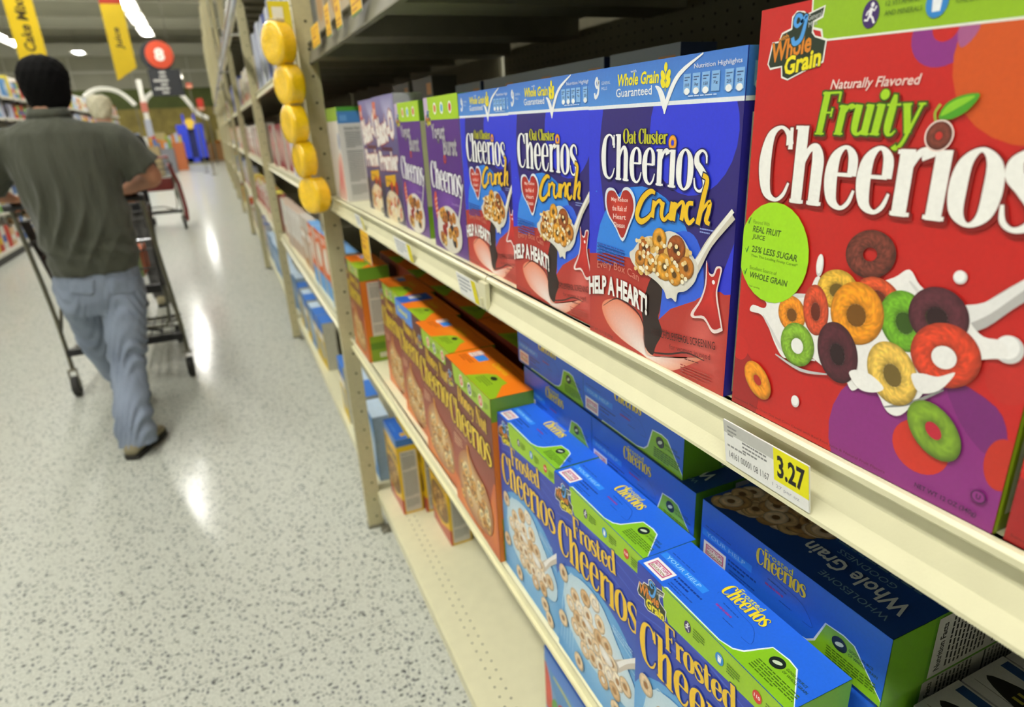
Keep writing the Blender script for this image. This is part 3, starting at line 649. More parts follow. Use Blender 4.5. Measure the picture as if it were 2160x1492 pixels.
# ---- frosted, W x 280 x 66
def frosted_top(T, W, D):
    T.rect(0, 0, W, D, '2468e0')
    k = W/193.0
    T.flat([(42*k, 0), (W, 0), (W, 6), (168*k, 36), (158*k, 38), (142*k, 36), (134*k, 12), (128*k, 6), (116*k, 2.6), (44*k, 2.6)], 'dfeef6'); T.flat([(44*k, 0), (W, 0), (W, 5), (167*k, 35), (158*k, 36.6), (143*k, 35), (135.5*k, 11), (129*k, 4.8), (116*k, 1.4), (44*k, 1.2)], '86c01c')
    T.flat([(5*k, 3), (35*k, 3), (35*k, 21), (5*k, 21)], 'f0edea'); T.flat([(8*k, 6), (32*k, 6), (32*k, 18), (8*k, 18)], 'c43a78'); T.flat([(9.4*k, 7.4), (30.6*k, 7.4), (30.6*k, 16.6), (9.4*k, 16.6)], 'f0edea')
    T.text('BOX TOPS', 10*k, 12.4, 20*k, 3.6, 'b42a68', bold=.04); T.text('EDUCATION', 10*k, 8, 20*k, 3.4, '8a6a1a', bold=.04)
    T.rect(2*k, 26, 66*k, 34, '2f8af0'); T.text('YOUR HELP', 8*k, 28, 50*k, 4.4, '9fd0fa'); T.small(6*k, 38, 56*k, 1, 2.2, '1c48a8', seed=3)
    T.small(38*k, 19, 34*k, 2, 4.6, '153a92', seed=1); T.small(40*k, 9, 32*k, 2, 3, '1c48a8', seed=2)
    T.text('Frosted', 78*k, 56, 30*k, 6.4, 'd8d020', bold=.01); T.serif('Cheerios', 70*k, 42.5, 122*k, 43.5, 17, 'f0d818', out='1a4ab0', ow=.5, wk=1.15, res=3, xh=.7)
    T.line([(72*k, 38, .4), (74*k, 42, .4), (100*k, 39, .4), (120*k, 36, .4), (132*k, 22, .4), (122*k, 20, .4)], .4, '1c48a8', True)
    T.small(84*k, 34, 34*k, 1, 2.4, '1c48a8', rot=-.05, seed=8); T.small(82*k, 27, 34*k, 1, 5, '8a3a9c', seed=9); T.small(98*k, 21, 22*k, 1, 2, '1c48a8', seed=6)
    T.ell(156*k, 26.6, 6.6*k, 6.4, '16241a'); T.ell(156*k, 26.6, 4*k, 2, 'c8d8b8', .5)
    T.text('GOOD SOURCE', 164*k, 27, 20*k, 2.8, '2c4a10'); T.text('OF WHOLE GRAIN', 164*k, 22.6, 24*k, 2.8, '2c4a10'); T.small(146*k, 16, 42*k, 5, 2.6, '4a7014', seed=7)
def frosted_box(W=193, H=280, D=66, lying=False):
    t = empty('cereal_box'); Bl = '2a4ab4'
    carton(W, H, D, {'all': '2a5ad0', '+z': '2468e0', '-y': '5a9a1c', '+x': '1a4a9c', '-x': Bl}, t)
    if not lying:
        a = a_front(W, H, D); a.grad(0, 190, W, H, '2a42b0', '2c40ac', 3); a.grad(0, 0, W, 190, '4f9ad4', '2a46b0', 8)
        a.gblob([(0, 120), (60, 168), (150, 160), (193, 110), (193, 10), (120, 0), (0, 20)], '9fd0ea', '5a9fd8')
        for i in range(5): a.line([(0, 205+i*14, .6), (80, 222+i*13, 3), (193, 206+i*15, .6)], 1, '3c58c4', True)
        for i in range(5): a.line([(8+i*8, 20, .6), (40+i*6, 150-i*10, 2), (193, 130-i*16, .8)], 1, 'b8dcf0', True)
        a.flat([(40, H), (W, H), (W, 256), (52, 245), (44, 258)], '9ac81e')
        fp = a.build('front_panel', 'print', t)
        L = a_front(W, H, D, 40)
        grain_logo(L, 3, 240, .95)
        runner(L, 79, 264, .9); milk_glass(L, 121, 265, .9); badge110(L, 164, 266, .9)
        for u in (87, 130, 173): L.small(u, 268, 15, 4, 2.8, '4a7014', seed=u)
        L.serif('Frosted', 50, 213, 146, 224, 30, 'e8c024', out='20308a', ow=1.0, wk=1.15)
        L.serif('Cheerios', 10, 166, 190, 176, 52, 'f0c41c', out='20308a', ow=1.4, cap2=50, wk=.95, res=5, xh=.7)
        L.small(140, 150, 40, 3, 4, 'a8d0ee', rot=-.1, seed=4)
        L.build('lettering', 'print', fp)
        B = a_front(W, H, D, 120); rnd = random.Random(12)
        B.gblob([(28, 70), (24, 130), (60, 158), (112, 160), (150, 130), (188, 96), (182, 60), (140, 50), (70, 44)], 'eef0ee', 'b8d4e4')
        B.line([(148, 96, 15), (168, 118, 11), (193, 142, 12)], 1, 'c9bfb2', True); B.line([(152, 102, 7), (170, 124, 5), (193, 147, 6)], 1, 'efece8', True)
        pts = [(100, 150), (78, 140), (52, 122), (64, 112), (84, 118), (112, 128), (40, 102), (58, 92), (74, 96), (92, 102), (110, 104), (128, 108), (52, 74), (70, 74), (88, 80), (104, 84), (122, 86), (140, 92), (76, 56), (96, 60), (114, 64), (134, 70), (152, 76), (168, 84), (120, 48), (146, 56)]
        for i, (x, y) in enumerate(pts):
            B.ring(x, y, 12.5, 12, rnd.choice(['d8bc94', 'e2cba8', 'cda878', 'e8d8c0']), rnd.uniform(0, 3), .34, 'a8763c' if i % 3 else 'e8e0d4', 18, 4, dark=.6)
        for x, y in ((22, 138), (18, 60), (150, 30), (60, 22), (164, 14)): B.ring(x, y, 12, 13, 'dcc29c', x, .32, '9a6a38', 18, 4, dark=.6)
        B.gblob([(112, 98), (128, 100), (142, 92), (134, 84), (118, 86)], 'f6f4f0', 'ddd6cc'); B.gblob([(70, 106), (84, 110), (96, 104), (86, 98)], 'f6f4f0', 'ddd6cc')
        B.build('cereal_picture', 'print', fp)
    T = a_top(W, H, D); frosted_top(T, W, D); T.build('top_panel', 'print', t)
    s = a_side(W, H, D)
    s.rect(0, 244, D, H, '6aa81e'); nutri_side(s, 3, 4, D-3, 240, 6, paper='c9c9c4'); s.build('side_panel', 'print', t)
    if lying:
        b = a_back(W, H, D); b.grad(0, 0, W, H, '1c56a8', '16418c', 5); b.gblob([(6, 40), (20, 200), (110, 230), (140, 120), (90, 30)], '2068b0', '1a50a0'); rnd = random.Random(2)
        b.l += 5
        for i in range(70):
            r = rnd.uniform(0, 1); x = 110+r*86; y = 226+r*34+rnd.uniform(-22, 22)-max(0, 130-x)*.3; c = rnd.choice(['c9a878', 'dcc4a0', 'b08a58'])
            b.ring(x, y, 12, 11, c, rnd.uniform(0, 3), .32, '6a4a24', 14, 4)
        b.text('WHOLESOME', 14, 276, 62, 7, '7fa4c0', rot=0); b.text('Whole Grain', 12, 252, 96, 18, 'dce4e6', bold=.02); b.text('GOODNESS', 34, 240, 54, 7, '7fa4c0'); b.small(20, 232, 80, 6, 4, '5f88a4', seed=3)
        b.build('back_panel', 'print', t)
    return t

# ---- yellow box on the bottom deck 190 x 303 x 76
def yellow_box():
    W, H, D = 190, 303, 76; t = empty('cereal_box'); Y = 'e8b80e'
    carton(W, H, D, {'all': Y, '+z': 'e0c010', '-y': 'd8b012'}, t)
    a = a_front(W, H, D); a.rect(0, 0, W, H, Y); a.gblob([(0, 0), (0, 60), (95, 30), (190, 60), (190, 0)], 'c86a5a', 'b0483e'); a.rect(0, 272, W, H, '4f86c8')
    fp = a.build('front_panel', 'print', t)
    L = a_front(W, H, D, 20); L.serif('Cheerios', 8, 200, 182, 200, 56, '2a241a', wk=1.1, res=3); L.text('General Mills', 30, 280, 100, 12, 'cfe0f0'); L.build('lettering', 'print', fp)
    B = a_front(W, H, D, 50); B.gblob([(10, 90), (20, 170), (95, 190), (170, 170), (182, 90), (95, 50)], 'a8722c', '6a4a20'); rnd = random.Random(6)
    for i in range(34):
        c = rnd.choice(['c9964a', 'b07c34', 'dcb470', '8a5a24']); B.ring(rnd.uniform(30, 160), rnd.uniform(80, 166), 13, 12, c, rnd.uniform(0, 3), .33, shade(c, .4), 14, 4)
    B.build('cereal_picture', 'print', fp)
    T = a_top(W, H, D); T.rect(0, 0, W, D, 'e2c40c'); T.rect(0, 0, W, 46, '2a66c0'); T.rect(140, 26, 166, 44, 'd8b03a'); T.ell(153, 35, 6, 5, 'a86a1c'); T.text('Heart Healthy', 40, 12, 80, 9, '6fa2e2', bold=.01); T.build('top_panel', 'print', t)
    s = a_side(W, H, D); s.rect(0, 276, D, H, '3a6fae'); s.rect(0, 256, D, 276, 'dcb812'); s.rect(0, 0, 7, 256, 'e6bf12'); s.rect(70, 0, 76, 256, 'b8960e'); nutri_side(s, 9, 8, 68, 254, 9, paper='bfbcb0'); s.rect(0, 0, 6, 60, 'c0403a'); s.build('side_panel', 'print', t)
    return t

# ---- blue strawberry box
def berry_kids_box():
    W, H, D = 195, 280, 54; t = empty('cereal_box')
    carton(W, H, D, {'all': '2a60c0', '+z': '1c5cc0', '-y': '3a8acc'}, t)
    a = a_front(W, H, D); a.rect(0, 0, W, H, '3f86c4'); a.rect(0, 238, W, H, '3a78d0'); a.gblob([(0, 250), (60, 170), (150, 160), (190, 60), (120, 10), (0, 10)], '8fb4d0', '3f86c4')
    a.gblob([(0, 240), (26, 200), (30, 130), (4, 110), (0, 150)], 'd8402c', 'c03a34'); a.gblob([(60, 170), (110, 190), (150, 150), (120, 110), (80, 120)], 'd83a28', 'b82a20')
    a.gblob([(30, 150), (52, 170), (66, 120), (50, 70), (34, 90)], '5ca838', '3f8a2c'); a.gblob([(120, 110), (170, 120), (180, 70), (140, 60)], 'e8e4e0', 'b8c4d0')
    a.gblob([(86, 96), (104, 100), (108, 60), (90, 56)], '6aac34', '3f8a2c'); a.ell(60, 60, 26, 30, 'c8342c'); a.ell(140, 200, 18, 22, 'cfc23a')
    a.line([(40, 230, 5), (90, 226, 8), (150, 214, 6)], 1, 'b8b84a', True)
    a.build('front_panel', 'print', t)
    T = a_top(W, H, D); T.rect(0, 0, W, D, '1f5cc4'); T.rect(8, 14, 28, 34, 'ded6cc'); T.rect(12, 18, 24, 30, 'c8785a'); T.small(100, 14, 60, 1, 3, '6fa0e4', seed=2); T.rect(158, 10, 195, D, 'd8b020'); T.ell(178, 30, 12, 12, 'b07014'); T.rect(30, 26, 52, 40, '1a3f9c')
    T.build('top_panel', 'print', t)
    return t

# ---- white snack carton with blue stripe and black oval on its top
def snack_box():
    W, H, D = 200, 251, 54; t = empty('snack_carton')
    carton(W, H, D, {'all': 'c9c9c6', '+z': 'd0d0cc'}, t)
    T = a_top(W, H, D); T.rect(0, 0, W, D, 'd2d2ce'); T.rect(5, 42, W, 52, '1f4a86'); T.line([(4, 10), (190, 10)], .8, '8a8a88')
    T.flat(catmull([(6, 22), (34, 35), (84, 37), (122, 23), (84, 9), (34, 10)], 4, True), '17180f'); T.small(28, 24, 74, 2, 7, 'a8a03a', seed=5); T.small(130, 32, 42, 1, 12, '8a3a34', seed=7); T.small(150, 24, 40, 3, 4, '8a8a80', seed=3)
    T.build('top_panel', 'print', t)
    s = a_side(W, H, D); nutri_side(s, 2, 2, D-2, 228, 2, paper='bdbdb8'); s.build('side_panel', 'print', t)
    return t
# ------------------------------------------------------------------ room shell
SX = .3216                                    # front plane of the shelves
def floor_mat():
    m = bpy.data.materials.new('terrazzo_tile'); m.use_nodes = True; nt = m.node_tree; N = nt.nodes; L = nt.links; b = N['Principled BSDF']
    tc = N.new('ShaderNodeTexCoord')
    def vor(scale, lo, hi, rnd=1.0, stretch=(1, 1, 1)):
        mp = N.new('ShaderNodeMapping'); mp.inputs['Scale'].default_value = stretch; mp.inputs['Rotation'].default_value = (0, 0, scale)
        v = N.new('ShaderNodeTexVoronoi'); v.inputs['Scale'].default_value = scale; v.inputs['Randomness'].default_value = rnd
        r = N.new('ShaderNodeMapRange'); r.inputs[1].default_value = lo; r.inputs[2].default_value = hi; r.inputs[3].default_value = 1; r.inputs[4].default_value = 0
        L.new(tc.outputs['Object'], mp.inputs[0]); L.new(mp.outputs[0], v.inputs['Vector']); L.new(v.outputs['Distance'], r.inputs[0])
        # only some of the cells carry a chip
        g = N.new('ShaderNodeMath'); g.operation = 'GREATER_THAN'; g.inputs[1].default_value = .45
        sp = N.new('ShaderNodeSeparateColor'); L.new(v.outputs['Color'], sp.inputs[0]); L.new(sp.outputs[0], g.inputs[0])
        q = N.new('ShaderNodeMath'); q.operation = 'MULTIPLY'; L.new(r.outputs[0], q.inputs[0]); L.new(g.outputs[0], q.inputs[1]); return q.outputs[0]
    def mix(f, a, col):
        x = N.new('ShaderNodeMix'); x.data_type = 'RGBA'; L.new(f, x.inputs[0])
        if isinstance(a, tuple): x.inputs[6].default_value = a
        else: L.new(a, x.inputs[6])
        x.inputs[7].default_value = (*lin(col), 1); return x.outputs[2]
    nz = N.new('ShaderNodeTexNoise'); nz.inputs['Scale'].default_value = 140; nz.inputs['Detail'].default_value = 6; L.new(tc.outputs['Object'], nz.inputs['Vector'])
    cr = N.new('ShaderNodeValToRGB'); cr.color_ramp.elements[0].color = (*lin('adb0a5'), 1); cr.color_ramp.elements[1].color = (*lin('cbcec2'), 1)
    cr.color_ramp.elements[0].position = .35; cr.color_ramp.elements[1].position = .6; L.new(nz.outputs[0], cr.inputs[0])
    c = mix(vor(64, .24, .30, stretch=(1.0, .7, 1)), cr.outputs[0], '6a6b6c')
    c = mix(vor(42, .18, .235, stretch=(.7, 1.4, 1)), c, '17181c')
    c = mix(vor(95, .23, .29), c, '3a3b40')
    # tile joints every 0.92 m
    br = N.new('ShaderNodeTexBrick'); br.offset = 0; br.inputs['Scale'].default_value = 1.0; br.inputs['Mortar Size'].default_value = .0022; br.inputs['Brick Width'].default_value = 90; br.inputs['Row Height'].default_value = 1.68
    br.inputs['Color1'].default_value = br.inputs['Color2'].default_value = (0, 0, 0, 1); br.inputs['Mortar'].default_value = (1, 1, 1, 1)
    mp = N.new('ShaderNodeMapping'); mp.inputs['Location'].default_value = (37, .0, 0); L.new(tc.outputs['Object'], mp.inputs[0]); L.new(mp.outputs[0], br.inputs['Vector'])
    f = N.new('ShaderNodeMath'); f.operation = 'MULTIPLY'; f.inputs[1].default_value = .4; L.new(br.outputs['Color'], f.inputs[0])
    c = mix(f.outputs[0], c, '55544c')
    L.new(c, b.inputs['Base Color']); b.inputs['Roughness'].default_value = .5
    b.inputs['Coat Weight'].default_value = .45; b.inputs['Coat Roughness'].default_value = .13; b.inputs['Coat IOR'].default_value = 1.5
    n2 = N.new('ShaderNodeTexNoise'); n2.inputs['Scale'].default_value = 4; n2.inputs['Detail'].default_value = 2; L.new(tc.outputs['Object'], n2.inputs['Vector'])
    bp = N.new('ShaderNodeBump'); bp.inputs['Strength'].default_value = .2; bp.inputs['Distance'].default_value = .004; L.new(n2.outputs[0], bp.inputs['Height']); L.new(bp.outputs[0], b.inputs['Coat Normal'])
    return m
M['floor'] = floor_mat()
M['wall'] = mat('painted_block_wall', 'bdbba8', rough=.7, noise=.05, nscale=1.2)
M['ceil'] = mat('painted_roof_deck', 'b4b2a0', rough=.7, noise=.06, nscale=.8)
M['white_paint'] = mat('white_paint', 'e4e2d6', rough=.5, noise=.04, nscale=20)
M['tube'] = mat('lamp_diffuser', 'fffdf7', emit=LAMP_E, rough=.5, noise=.01)

X0, X1, Y0, Y1, ZC = -16.0, 9.0, -9.0, 44.0, 6.7
def slab(name, x0, y0, z0, x1, y1, z1, m):
    b = MB(); b.box(x0, y0, z0, x1, y1, z1); return tag(b.build(name, m), kind='structure')
slab('floor', X0, Y0, -.1, X1, Y1, 0, 'floor')
slab('ceiling', X0, Y0, ZC, X1, Y1, ZC+.1, 'ceil')
slab('wall_back', X0, Y1, 0, X1, Y1+.1, ZC, 'wall'); slab('wall_front', X0, Y0-.1, 0, X1, Y0, ZC, 'wall')
slab('wall_left', X0-.1, Y0, 0, X0, Y1, ZC, 'wall'); slab('wall_right', X1, Y0, 0, X1+.1, Y1, ZC, 'wall')
for i, (z0, z1, d) in enumerate(((5.75, 6.35, .5), (4.9, 5.02, .12))):
    slab('trim_%d' % (i+1), X0, Y1-d, z0, X1, Y1, z1, 'white_paint')
M['olive'] = mat('olive_green_paint', '5f6a2c', rough=.6, noise=.15, nscale=3)
M['mustard'] = mat('mustard_paint', 'a08f45', rough=.6, noise=.3, nscale=2.2)
slab('trim_3', -9, Y1-.14, 3.0, 1.6, Y1, 4.05, 'olive'); slab('trim_4', -9, Y1-.10, 0, 1.6, Y1, 3.0, 'mustard')
for i, y in enumerate((16, 23, 30, 37)):
    b = MB(); b.box(X0, y, ZC-.45, X1, y+.16, ZC-.41); b.box(X0, y+.06, ZC-.41, X1, y+.10, ZC-.04); b.box(X0, y, ZC-.04, X1, y+.16, ZC)
    tag(b.build('ceiling_beam', 'white_paint'), 'painted steel beam under the roof, %s in the row' % ('nearest', 'second', 'third', 'farthest')[i], 'beam', 'steel beams under the store roof')

# ------------------------------------------------------------------ strip lamps
def lamp(parent_loc, ln):
    t = empty('strip_lamp', parent_loc); parent_loc = tuple(parent_loc)
    b = MB(); w, h = .17, .05
    b.poly([(-w, 0, h), (w, 0, h), (w, ln, h), (-w, ln, h)]); b.poly([(-w, 0, h), (-w, ln, h), (-w-.08, ln, 0), (-w-.08, 0, 0)]); b.poly([(w, 0, h), (w+.08, 0, 0), (w+.08, ln, 0), (w, ln, h)])
    b.box(-.1, 0, h, .1, ln, h+.05, 'e8e6dc'); b.box(-w-.08, -.02, 0, w+.08, 0, h+.04); b.box(-w-.08, ln, 0, w+.08, ln+.02, h+.04)
    b.build('housing', 'white_paint', t)
    d = MB(); prof = [(-.16, .045), (-.15, .01), (-.08, -.012), (.08, -.012), (.15, .01), (.16, .045)]
    d.rings([[(x, y, z) for x, z in prof] for y in (.02, ln-.02)]); d.build('diffuser', 'tube', t)
    r = MB()
    for y in (ln*.15, ln*.85): r.tube([(0, y, h+.05), (0, y, ZC-parent_loc[2])], .006, 6)
    r.build('hanger_rod', 'steel', t)
    return t
proto = None; n_l = 0
for row, (x, z, ys) in enumerate(((-1.7, 5.5, [-6.5, -3.5, -.5, 2.3, 8.4, 11.2, 14.6, 18.0, 21.2, 24.4, 27.6, 30.8]), (-7.0, 5.5, [28.4, 31.6, 34.8]), (3.8, 5.5, [-4, 0, 4, 8, 12, 16, 20, 24]), (-1.05, 4.15, [35.5]), (-5.2, 5.5, [39.0]), (-10.5, 5.5, [-3, 1, 5, 9, 13, 17, 21, 25, 29]))):  # last row stays out of view, added to raise the light level
    for k, y in enumerate(ys):
        if row == 3: o = lamp((x, y, z), 2.6)
        elif proto is None: proto = lamp((x, y, z), 2.6); o = proto
        else: o = copy_tree(proto); o.location = (x, y, z)
        o.name = 'strip_lamp'
        if row == 4: o.scale = (1, .45, 1)
        tag(o, ('white fluorescent strip lamp over the aisle, number %d of its row' % (k+1), 'white fluorescent strip lamp left of the yellow banners, number %d of its row' % (k+1), 'white fluorescent strip lamp beyond the cereal shelves, number %d of its row' % (k+1),
                'short lamp glowing beside the round aisle sign', 'small lamp by the back wall left of the short arch', 'unseen strip lamp added far left for fill light, number %d of its row' % (k+1))[row], 'lamp', 'fluorescent strip lamps under the ceiling')

# ------------------------------------------------------------------ gondola on the right
PY = [-.72, 2.2, 4.92, 7.83, 10.76, 13.9, 17.0, 20.1, 23.2, 26.3, 29.4]
def post(i, y, h=4.6):
    t = empty('shelf_post', (0, y, 0))
    b = MB(); x0, x1, y0, y1 = .284, .3395, 0, .04
    b.box(x0, y0, 0, x1, y1, h); b.build('upright', 'post', t)
    k = MB()
    for j in range(int(h/.0508)):
        z = .05+j*.0762
        if z > h-.05: break
        c = Vector(((x0+x1)/2+.006, -.0006, z))
        k.poly([c+Vector((.0042*math.cos(2*PI*a/8), 0, .0042*math.sin(2*PI*a/8))) for a in range(8)])
        c = Vector((x0-.0006, .02, z)); k.poly([c+Vector((0, -.0042*math.cos(2*PI*a/8), .0042*math.sin(2*PI*a/8))) for a in range(8)])
    k.build('peg_holes', 'hole', t)
    f = MB(); f.box(x0-.004, -.004, 0, x1+.004, .044, .012); f.lathe([(.012, .0), (.012, .006), (.006, .012)], ((x0+x1)/2+.03, -.045, 0), n=10); f.box((x0+x1)/2+.012, -.06, 0, (x0+x1)/2+.048, -.004, .003)
    f.build('foot_plate', 'steel', t)
    return t
ORD = ['beside the near cereal bay behind the camera', 'with yellow packets hung beside it', 'second from the yellow packets', 'third from the yellow packets', 'fourth from the yellow packets', 'fifth from the yellow packets', 'sixth from the yellow packets', 'seventh from the yellow packets', 'eighth from the yellow packets', 'ninth from the yellow packets', 'last of the row']
for i, y in enumerate(PY):
    if i == 0: continue
    p0 = post(i, y)
    tag(p0, 'tall tan perforated steel shelf post, ' + ORD[i], 'shelf post', 'perforated posts along the right hand shelves')

NTH = ['nearest', 'first', 'second', 'third', 'fourth', 'fifth', 'sixth', 'seventh', 'eighth', 'ninth', 'tenth']
LV = {'deck': .16, 'low': .797, 'mid': 1.291, 'high': 1.74, 'top': 2.35}
def shelf(name, y0, y1, z, label, deep=.62, lip=.048, x=SX, rail='beige', sw=(.022, .3)):
    t = empty(name, (0, 0, 0))
    b = MB(); b.box(x, y0, z-.006, x+deep, y1, z, 'ffffff'); b.build('tray', 'beige', t)
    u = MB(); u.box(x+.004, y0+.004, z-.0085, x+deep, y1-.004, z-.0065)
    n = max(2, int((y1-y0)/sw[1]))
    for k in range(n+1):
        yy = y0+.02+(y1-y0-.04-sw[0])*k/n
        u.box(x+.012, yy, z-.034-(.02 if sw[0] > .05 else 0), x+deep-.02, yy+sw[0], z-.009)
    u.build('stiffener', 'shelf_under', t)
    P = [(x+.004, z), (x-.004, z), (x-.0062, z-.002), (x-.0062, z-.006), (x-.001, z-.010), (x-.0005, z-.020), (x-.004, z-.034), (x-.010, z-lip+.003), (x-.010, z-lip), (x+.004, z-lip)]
    r = MB()
    for a, c in zip(P[:-1], P[1:]): r.poly([(a[0], y0, a[1]), (c[0], y0, c[1]), (c[0], y1, c[1]), (a[0], y1, a[1])])
    r.poly([(px, y0, pz) for px, pz in P]); r.poly([(px, y1, pz) for px, pz in reversed(P)])
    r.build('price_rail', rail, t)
    tag(t, label, 'shelf')
    return t
shelf('shelf', .826, 2.199, 1.291, 'cream steel shelf between tan post and rail joint, carrying the purple cereal boxes')
shelf('shelf', -.6, .822, 1.291, 'cream steel shelf with price tag 3.27, under the red and blue cereal boxes')
j = MB(); j.box(.309, .811, 1.247, .3155, .838, 1.284); j.box(.305, .822, 1.25, .309, .827, 1.262)
tag(j.build('rail_joint_clip', 'beige'), 'small cream clip joining the two price rails in the middle', 'clip')
shelf('shelf', -.6, 2.199, .797, 'cream steel shelf under the orange honey nut and blue frosted boxes', lip=.03)
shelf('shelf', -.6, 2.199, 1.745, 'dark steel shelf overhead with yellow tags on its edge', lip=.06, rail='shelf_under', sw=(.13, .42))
def deck(y0, y1, label):
    t = empty('base_deck', (0, 0, 0)); b = MB(); x0 = .338
    b.box(x0, y0, .135, x0+.62, y1, .16); b.box(x0-.004, y0, .112, x0, y1, .157); b.build('deck_tray', 'beige', t)
    k = MB(); k.box(x0+.05, y0, 0, x0+.07, y1, .134); k.build('kick_plate', 'post', t)
    h = MB(); nn = int((y1-y0)/.032)
    for i in range(nn):
        for q, dx in enumerate((.055, .079)):
            c = Vector((x0+dx, y0+.02+i*.032+q*.016, .1606)); h.poly([c+Vector((.0028*math.cos(2*PI*a/6), .0028*math.sin(2*PI*a/6), 0)) for a in range(6)])
    h.build('drain_holes', 'hole', t)
    tag(t, label, 'shelf'); return t
deck(-.6, 2.199, 'wide cream bottom deck with two rows of small holes, nearly empty')
def backp(y0, y1, label, holes=True):
    t = empty('back_panel', (0, 0, 0)); b = MB(); b.box(.962, y0, 0, .972, y1, 4.2); b.build('sheet', 'back', t)
    if holes:
        h = MB()
        for i in range(int((y1-y0)/.035)):
            for j in range(16):
                c = Vector((.9615, y0+.02+i*.035, 1.34+j*.024)); h.poly([c+Vector((0, -.003*math.cos(2*PI*a/6), .003*math.sin(2*PI*a/6))) for a in range(6)])
        h.build('peg_holes', 'hole', t)
    tag(t, label, 'panel')
backp(-.6, 2.2, 'dark perforated back panel behind the near cereal boxes')

# far bays
for i in range(1, 10):
    y0, y1 = PY[i]+.042, PY[i+1]-.002; nm = ORD[i]
    for k in ('low', 'mid', 'high', 'top'):
        z = LV[k]
        shelf('shelf', y0, y1, z, 'cream steel %s shelf in the %s bay beyond the yellow packets' % ({'low': 'lower', 'mid': 'middle', 'high': 'upper', 'top': 'topmost'}[k], NTH[i]), lip=.04)
    deck(y0, y1, 'cream bottom deck in the %s bay beyond the yellow packets' % NTH[i])
    backp(y0, y1, 'tan back panel in the %s bay beyond the yellow packets' % NTH[i], False)

# long round rail in front of the posts, high up
t = empty('hanging_rail', (.2, 0, 0)); b = MB(); b.tube([(0, 2.6, 2.08), (0, 10, 2.12), (0, 24, 2.2)], .021, 12); b.build('pipe', 'chrome', t)
for y in (2.9, 4.9, 7.8, 10.75, 16.9, 23.1):
    b = MB(); b.tube([(0, y+.05, 2.10), (.084, y+.05, 2.10)], .009, 8); b.lathe([(.026, -.03), (.026, .03)], (0, y+.05, 2.10), 'y', 12); b.build('bracket', 'chrome', t)
tag(t, 'long chrome pipe rail held off the shelf posts above the aisle edge', 'rail')
# ------------------------------------------------------------------ place the near cartons
def put(o, x, yc, z, rz=0.0, label='', group='cereal boxes', rot=None, cat='cereal box'):
    o.location = (x, yc, z); o.rotation_euler = rot or (0, 0, rz); tag(o, label, cat, group); return o
ZM, ZL = 1.2912, .7972
fr = fruity_box(); put(fr, .3225, .2445, ZM, 0, 'red fruity cereal box with milk splash, standing above the 3.27 tag', 'red cereal boxes on the middle shelf')
put(copy_tree(fr), .3235, .0535, ZM, 0, 'red cereal box cut off by the right edge of the photo', 'red cereal boxes on the middle shelf')
oa = oat_box(); put(oa, .3205, .4435, ZM, .012, 'dark blue oat cluster cereal box right beside the red box', 'oat cluster boxes on the middle shelf')
put(copy_tree(oa), .326, .641, ZM+.0005, .004, 'dark blue oat cluster cereal box between two alike', 'oat cluster boxes on the middle shelf')
put(copy_tree(oa), .334, .838, ZM, 0, 'dark blue oat cluster cereal box next to the purple boxes', 'oat cluster boxes on the middle shelf')
yo = yogurt_box(); put(yo, .334, 1.024, ZM, 0, 'purple yogurt cereal box with lime top touching the blue boxes', 'purple yogurt boxes on the middle shelf')
put(copy_tree(yo), .345, 1.265, ZM, 0, 'purple yogurt cereal box with its lime side showing, next to the taller boxes', 'purple yogurt boxes on the middle shelf')
be = berry_box(); put(be, .347, 1.462, ZM, 0, 'tall lilac berry cereal box in front of the shorter purple one', 'lilac berry boxes on the middle shelf')
put(copy_tree(be), .358, 1.668, ZM, 0, 'tall lilac berry cereal box farther down, mostly hidden', 'lilac berry boxes on the middle shelf')
wb = white_box(); put(wb, .331, 2.05, ZM, 0, 'white cereal box with pink splash and nutrition panel beside the tan post', 'white cereal boxes by the post')
put(copy_tree(wb), .408, 2.02, ZM, 0, 'white cereal box standing behind the pink splashed one', 'white cereal boxes by the post')
# second row on the middle shelf, in shade
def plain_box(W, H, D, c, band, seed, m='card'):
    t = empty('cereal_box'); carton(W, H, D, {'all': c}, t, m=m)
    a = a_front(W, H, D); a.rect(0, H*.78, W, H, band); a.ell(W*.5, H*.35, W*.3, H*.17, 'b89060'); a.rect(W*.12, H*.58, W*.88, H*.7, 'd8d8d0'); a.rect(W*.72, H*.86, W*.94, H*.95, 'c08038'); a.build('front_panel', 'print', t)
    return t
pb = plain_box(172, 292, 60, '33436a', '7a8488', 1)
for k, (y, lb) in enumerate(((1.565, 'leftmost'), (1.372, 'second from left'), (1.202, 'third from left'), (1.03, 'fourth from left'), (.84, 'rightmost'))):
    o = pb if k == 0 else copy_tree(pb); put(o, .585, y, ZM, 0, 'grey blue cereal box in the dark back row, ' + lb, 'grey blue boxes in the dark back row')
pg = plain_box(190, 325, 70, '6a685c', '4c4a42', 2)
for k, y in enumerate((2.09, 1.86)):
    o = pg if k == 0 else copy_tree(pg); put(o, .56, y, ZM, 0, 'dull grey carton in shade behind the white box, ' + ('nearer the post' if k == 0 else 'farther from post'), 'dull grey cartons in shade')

# goods on the overhead shelf
oh = plain_box(150, 240, 60, 'b8a890', 'a8483a', 3)
for k in range(4):
    o = oh if k == 0 else copy_tree(oh); put(o, .35+.01*(k % 2), 2.1-k*.165, 1.7454, 0, 'tan and rust carton up on the dark overhead shelf, %s from the tan post' % ('first', 'second', 'third', 'fourth')[k], 'tan cartons on the overhead shelf')
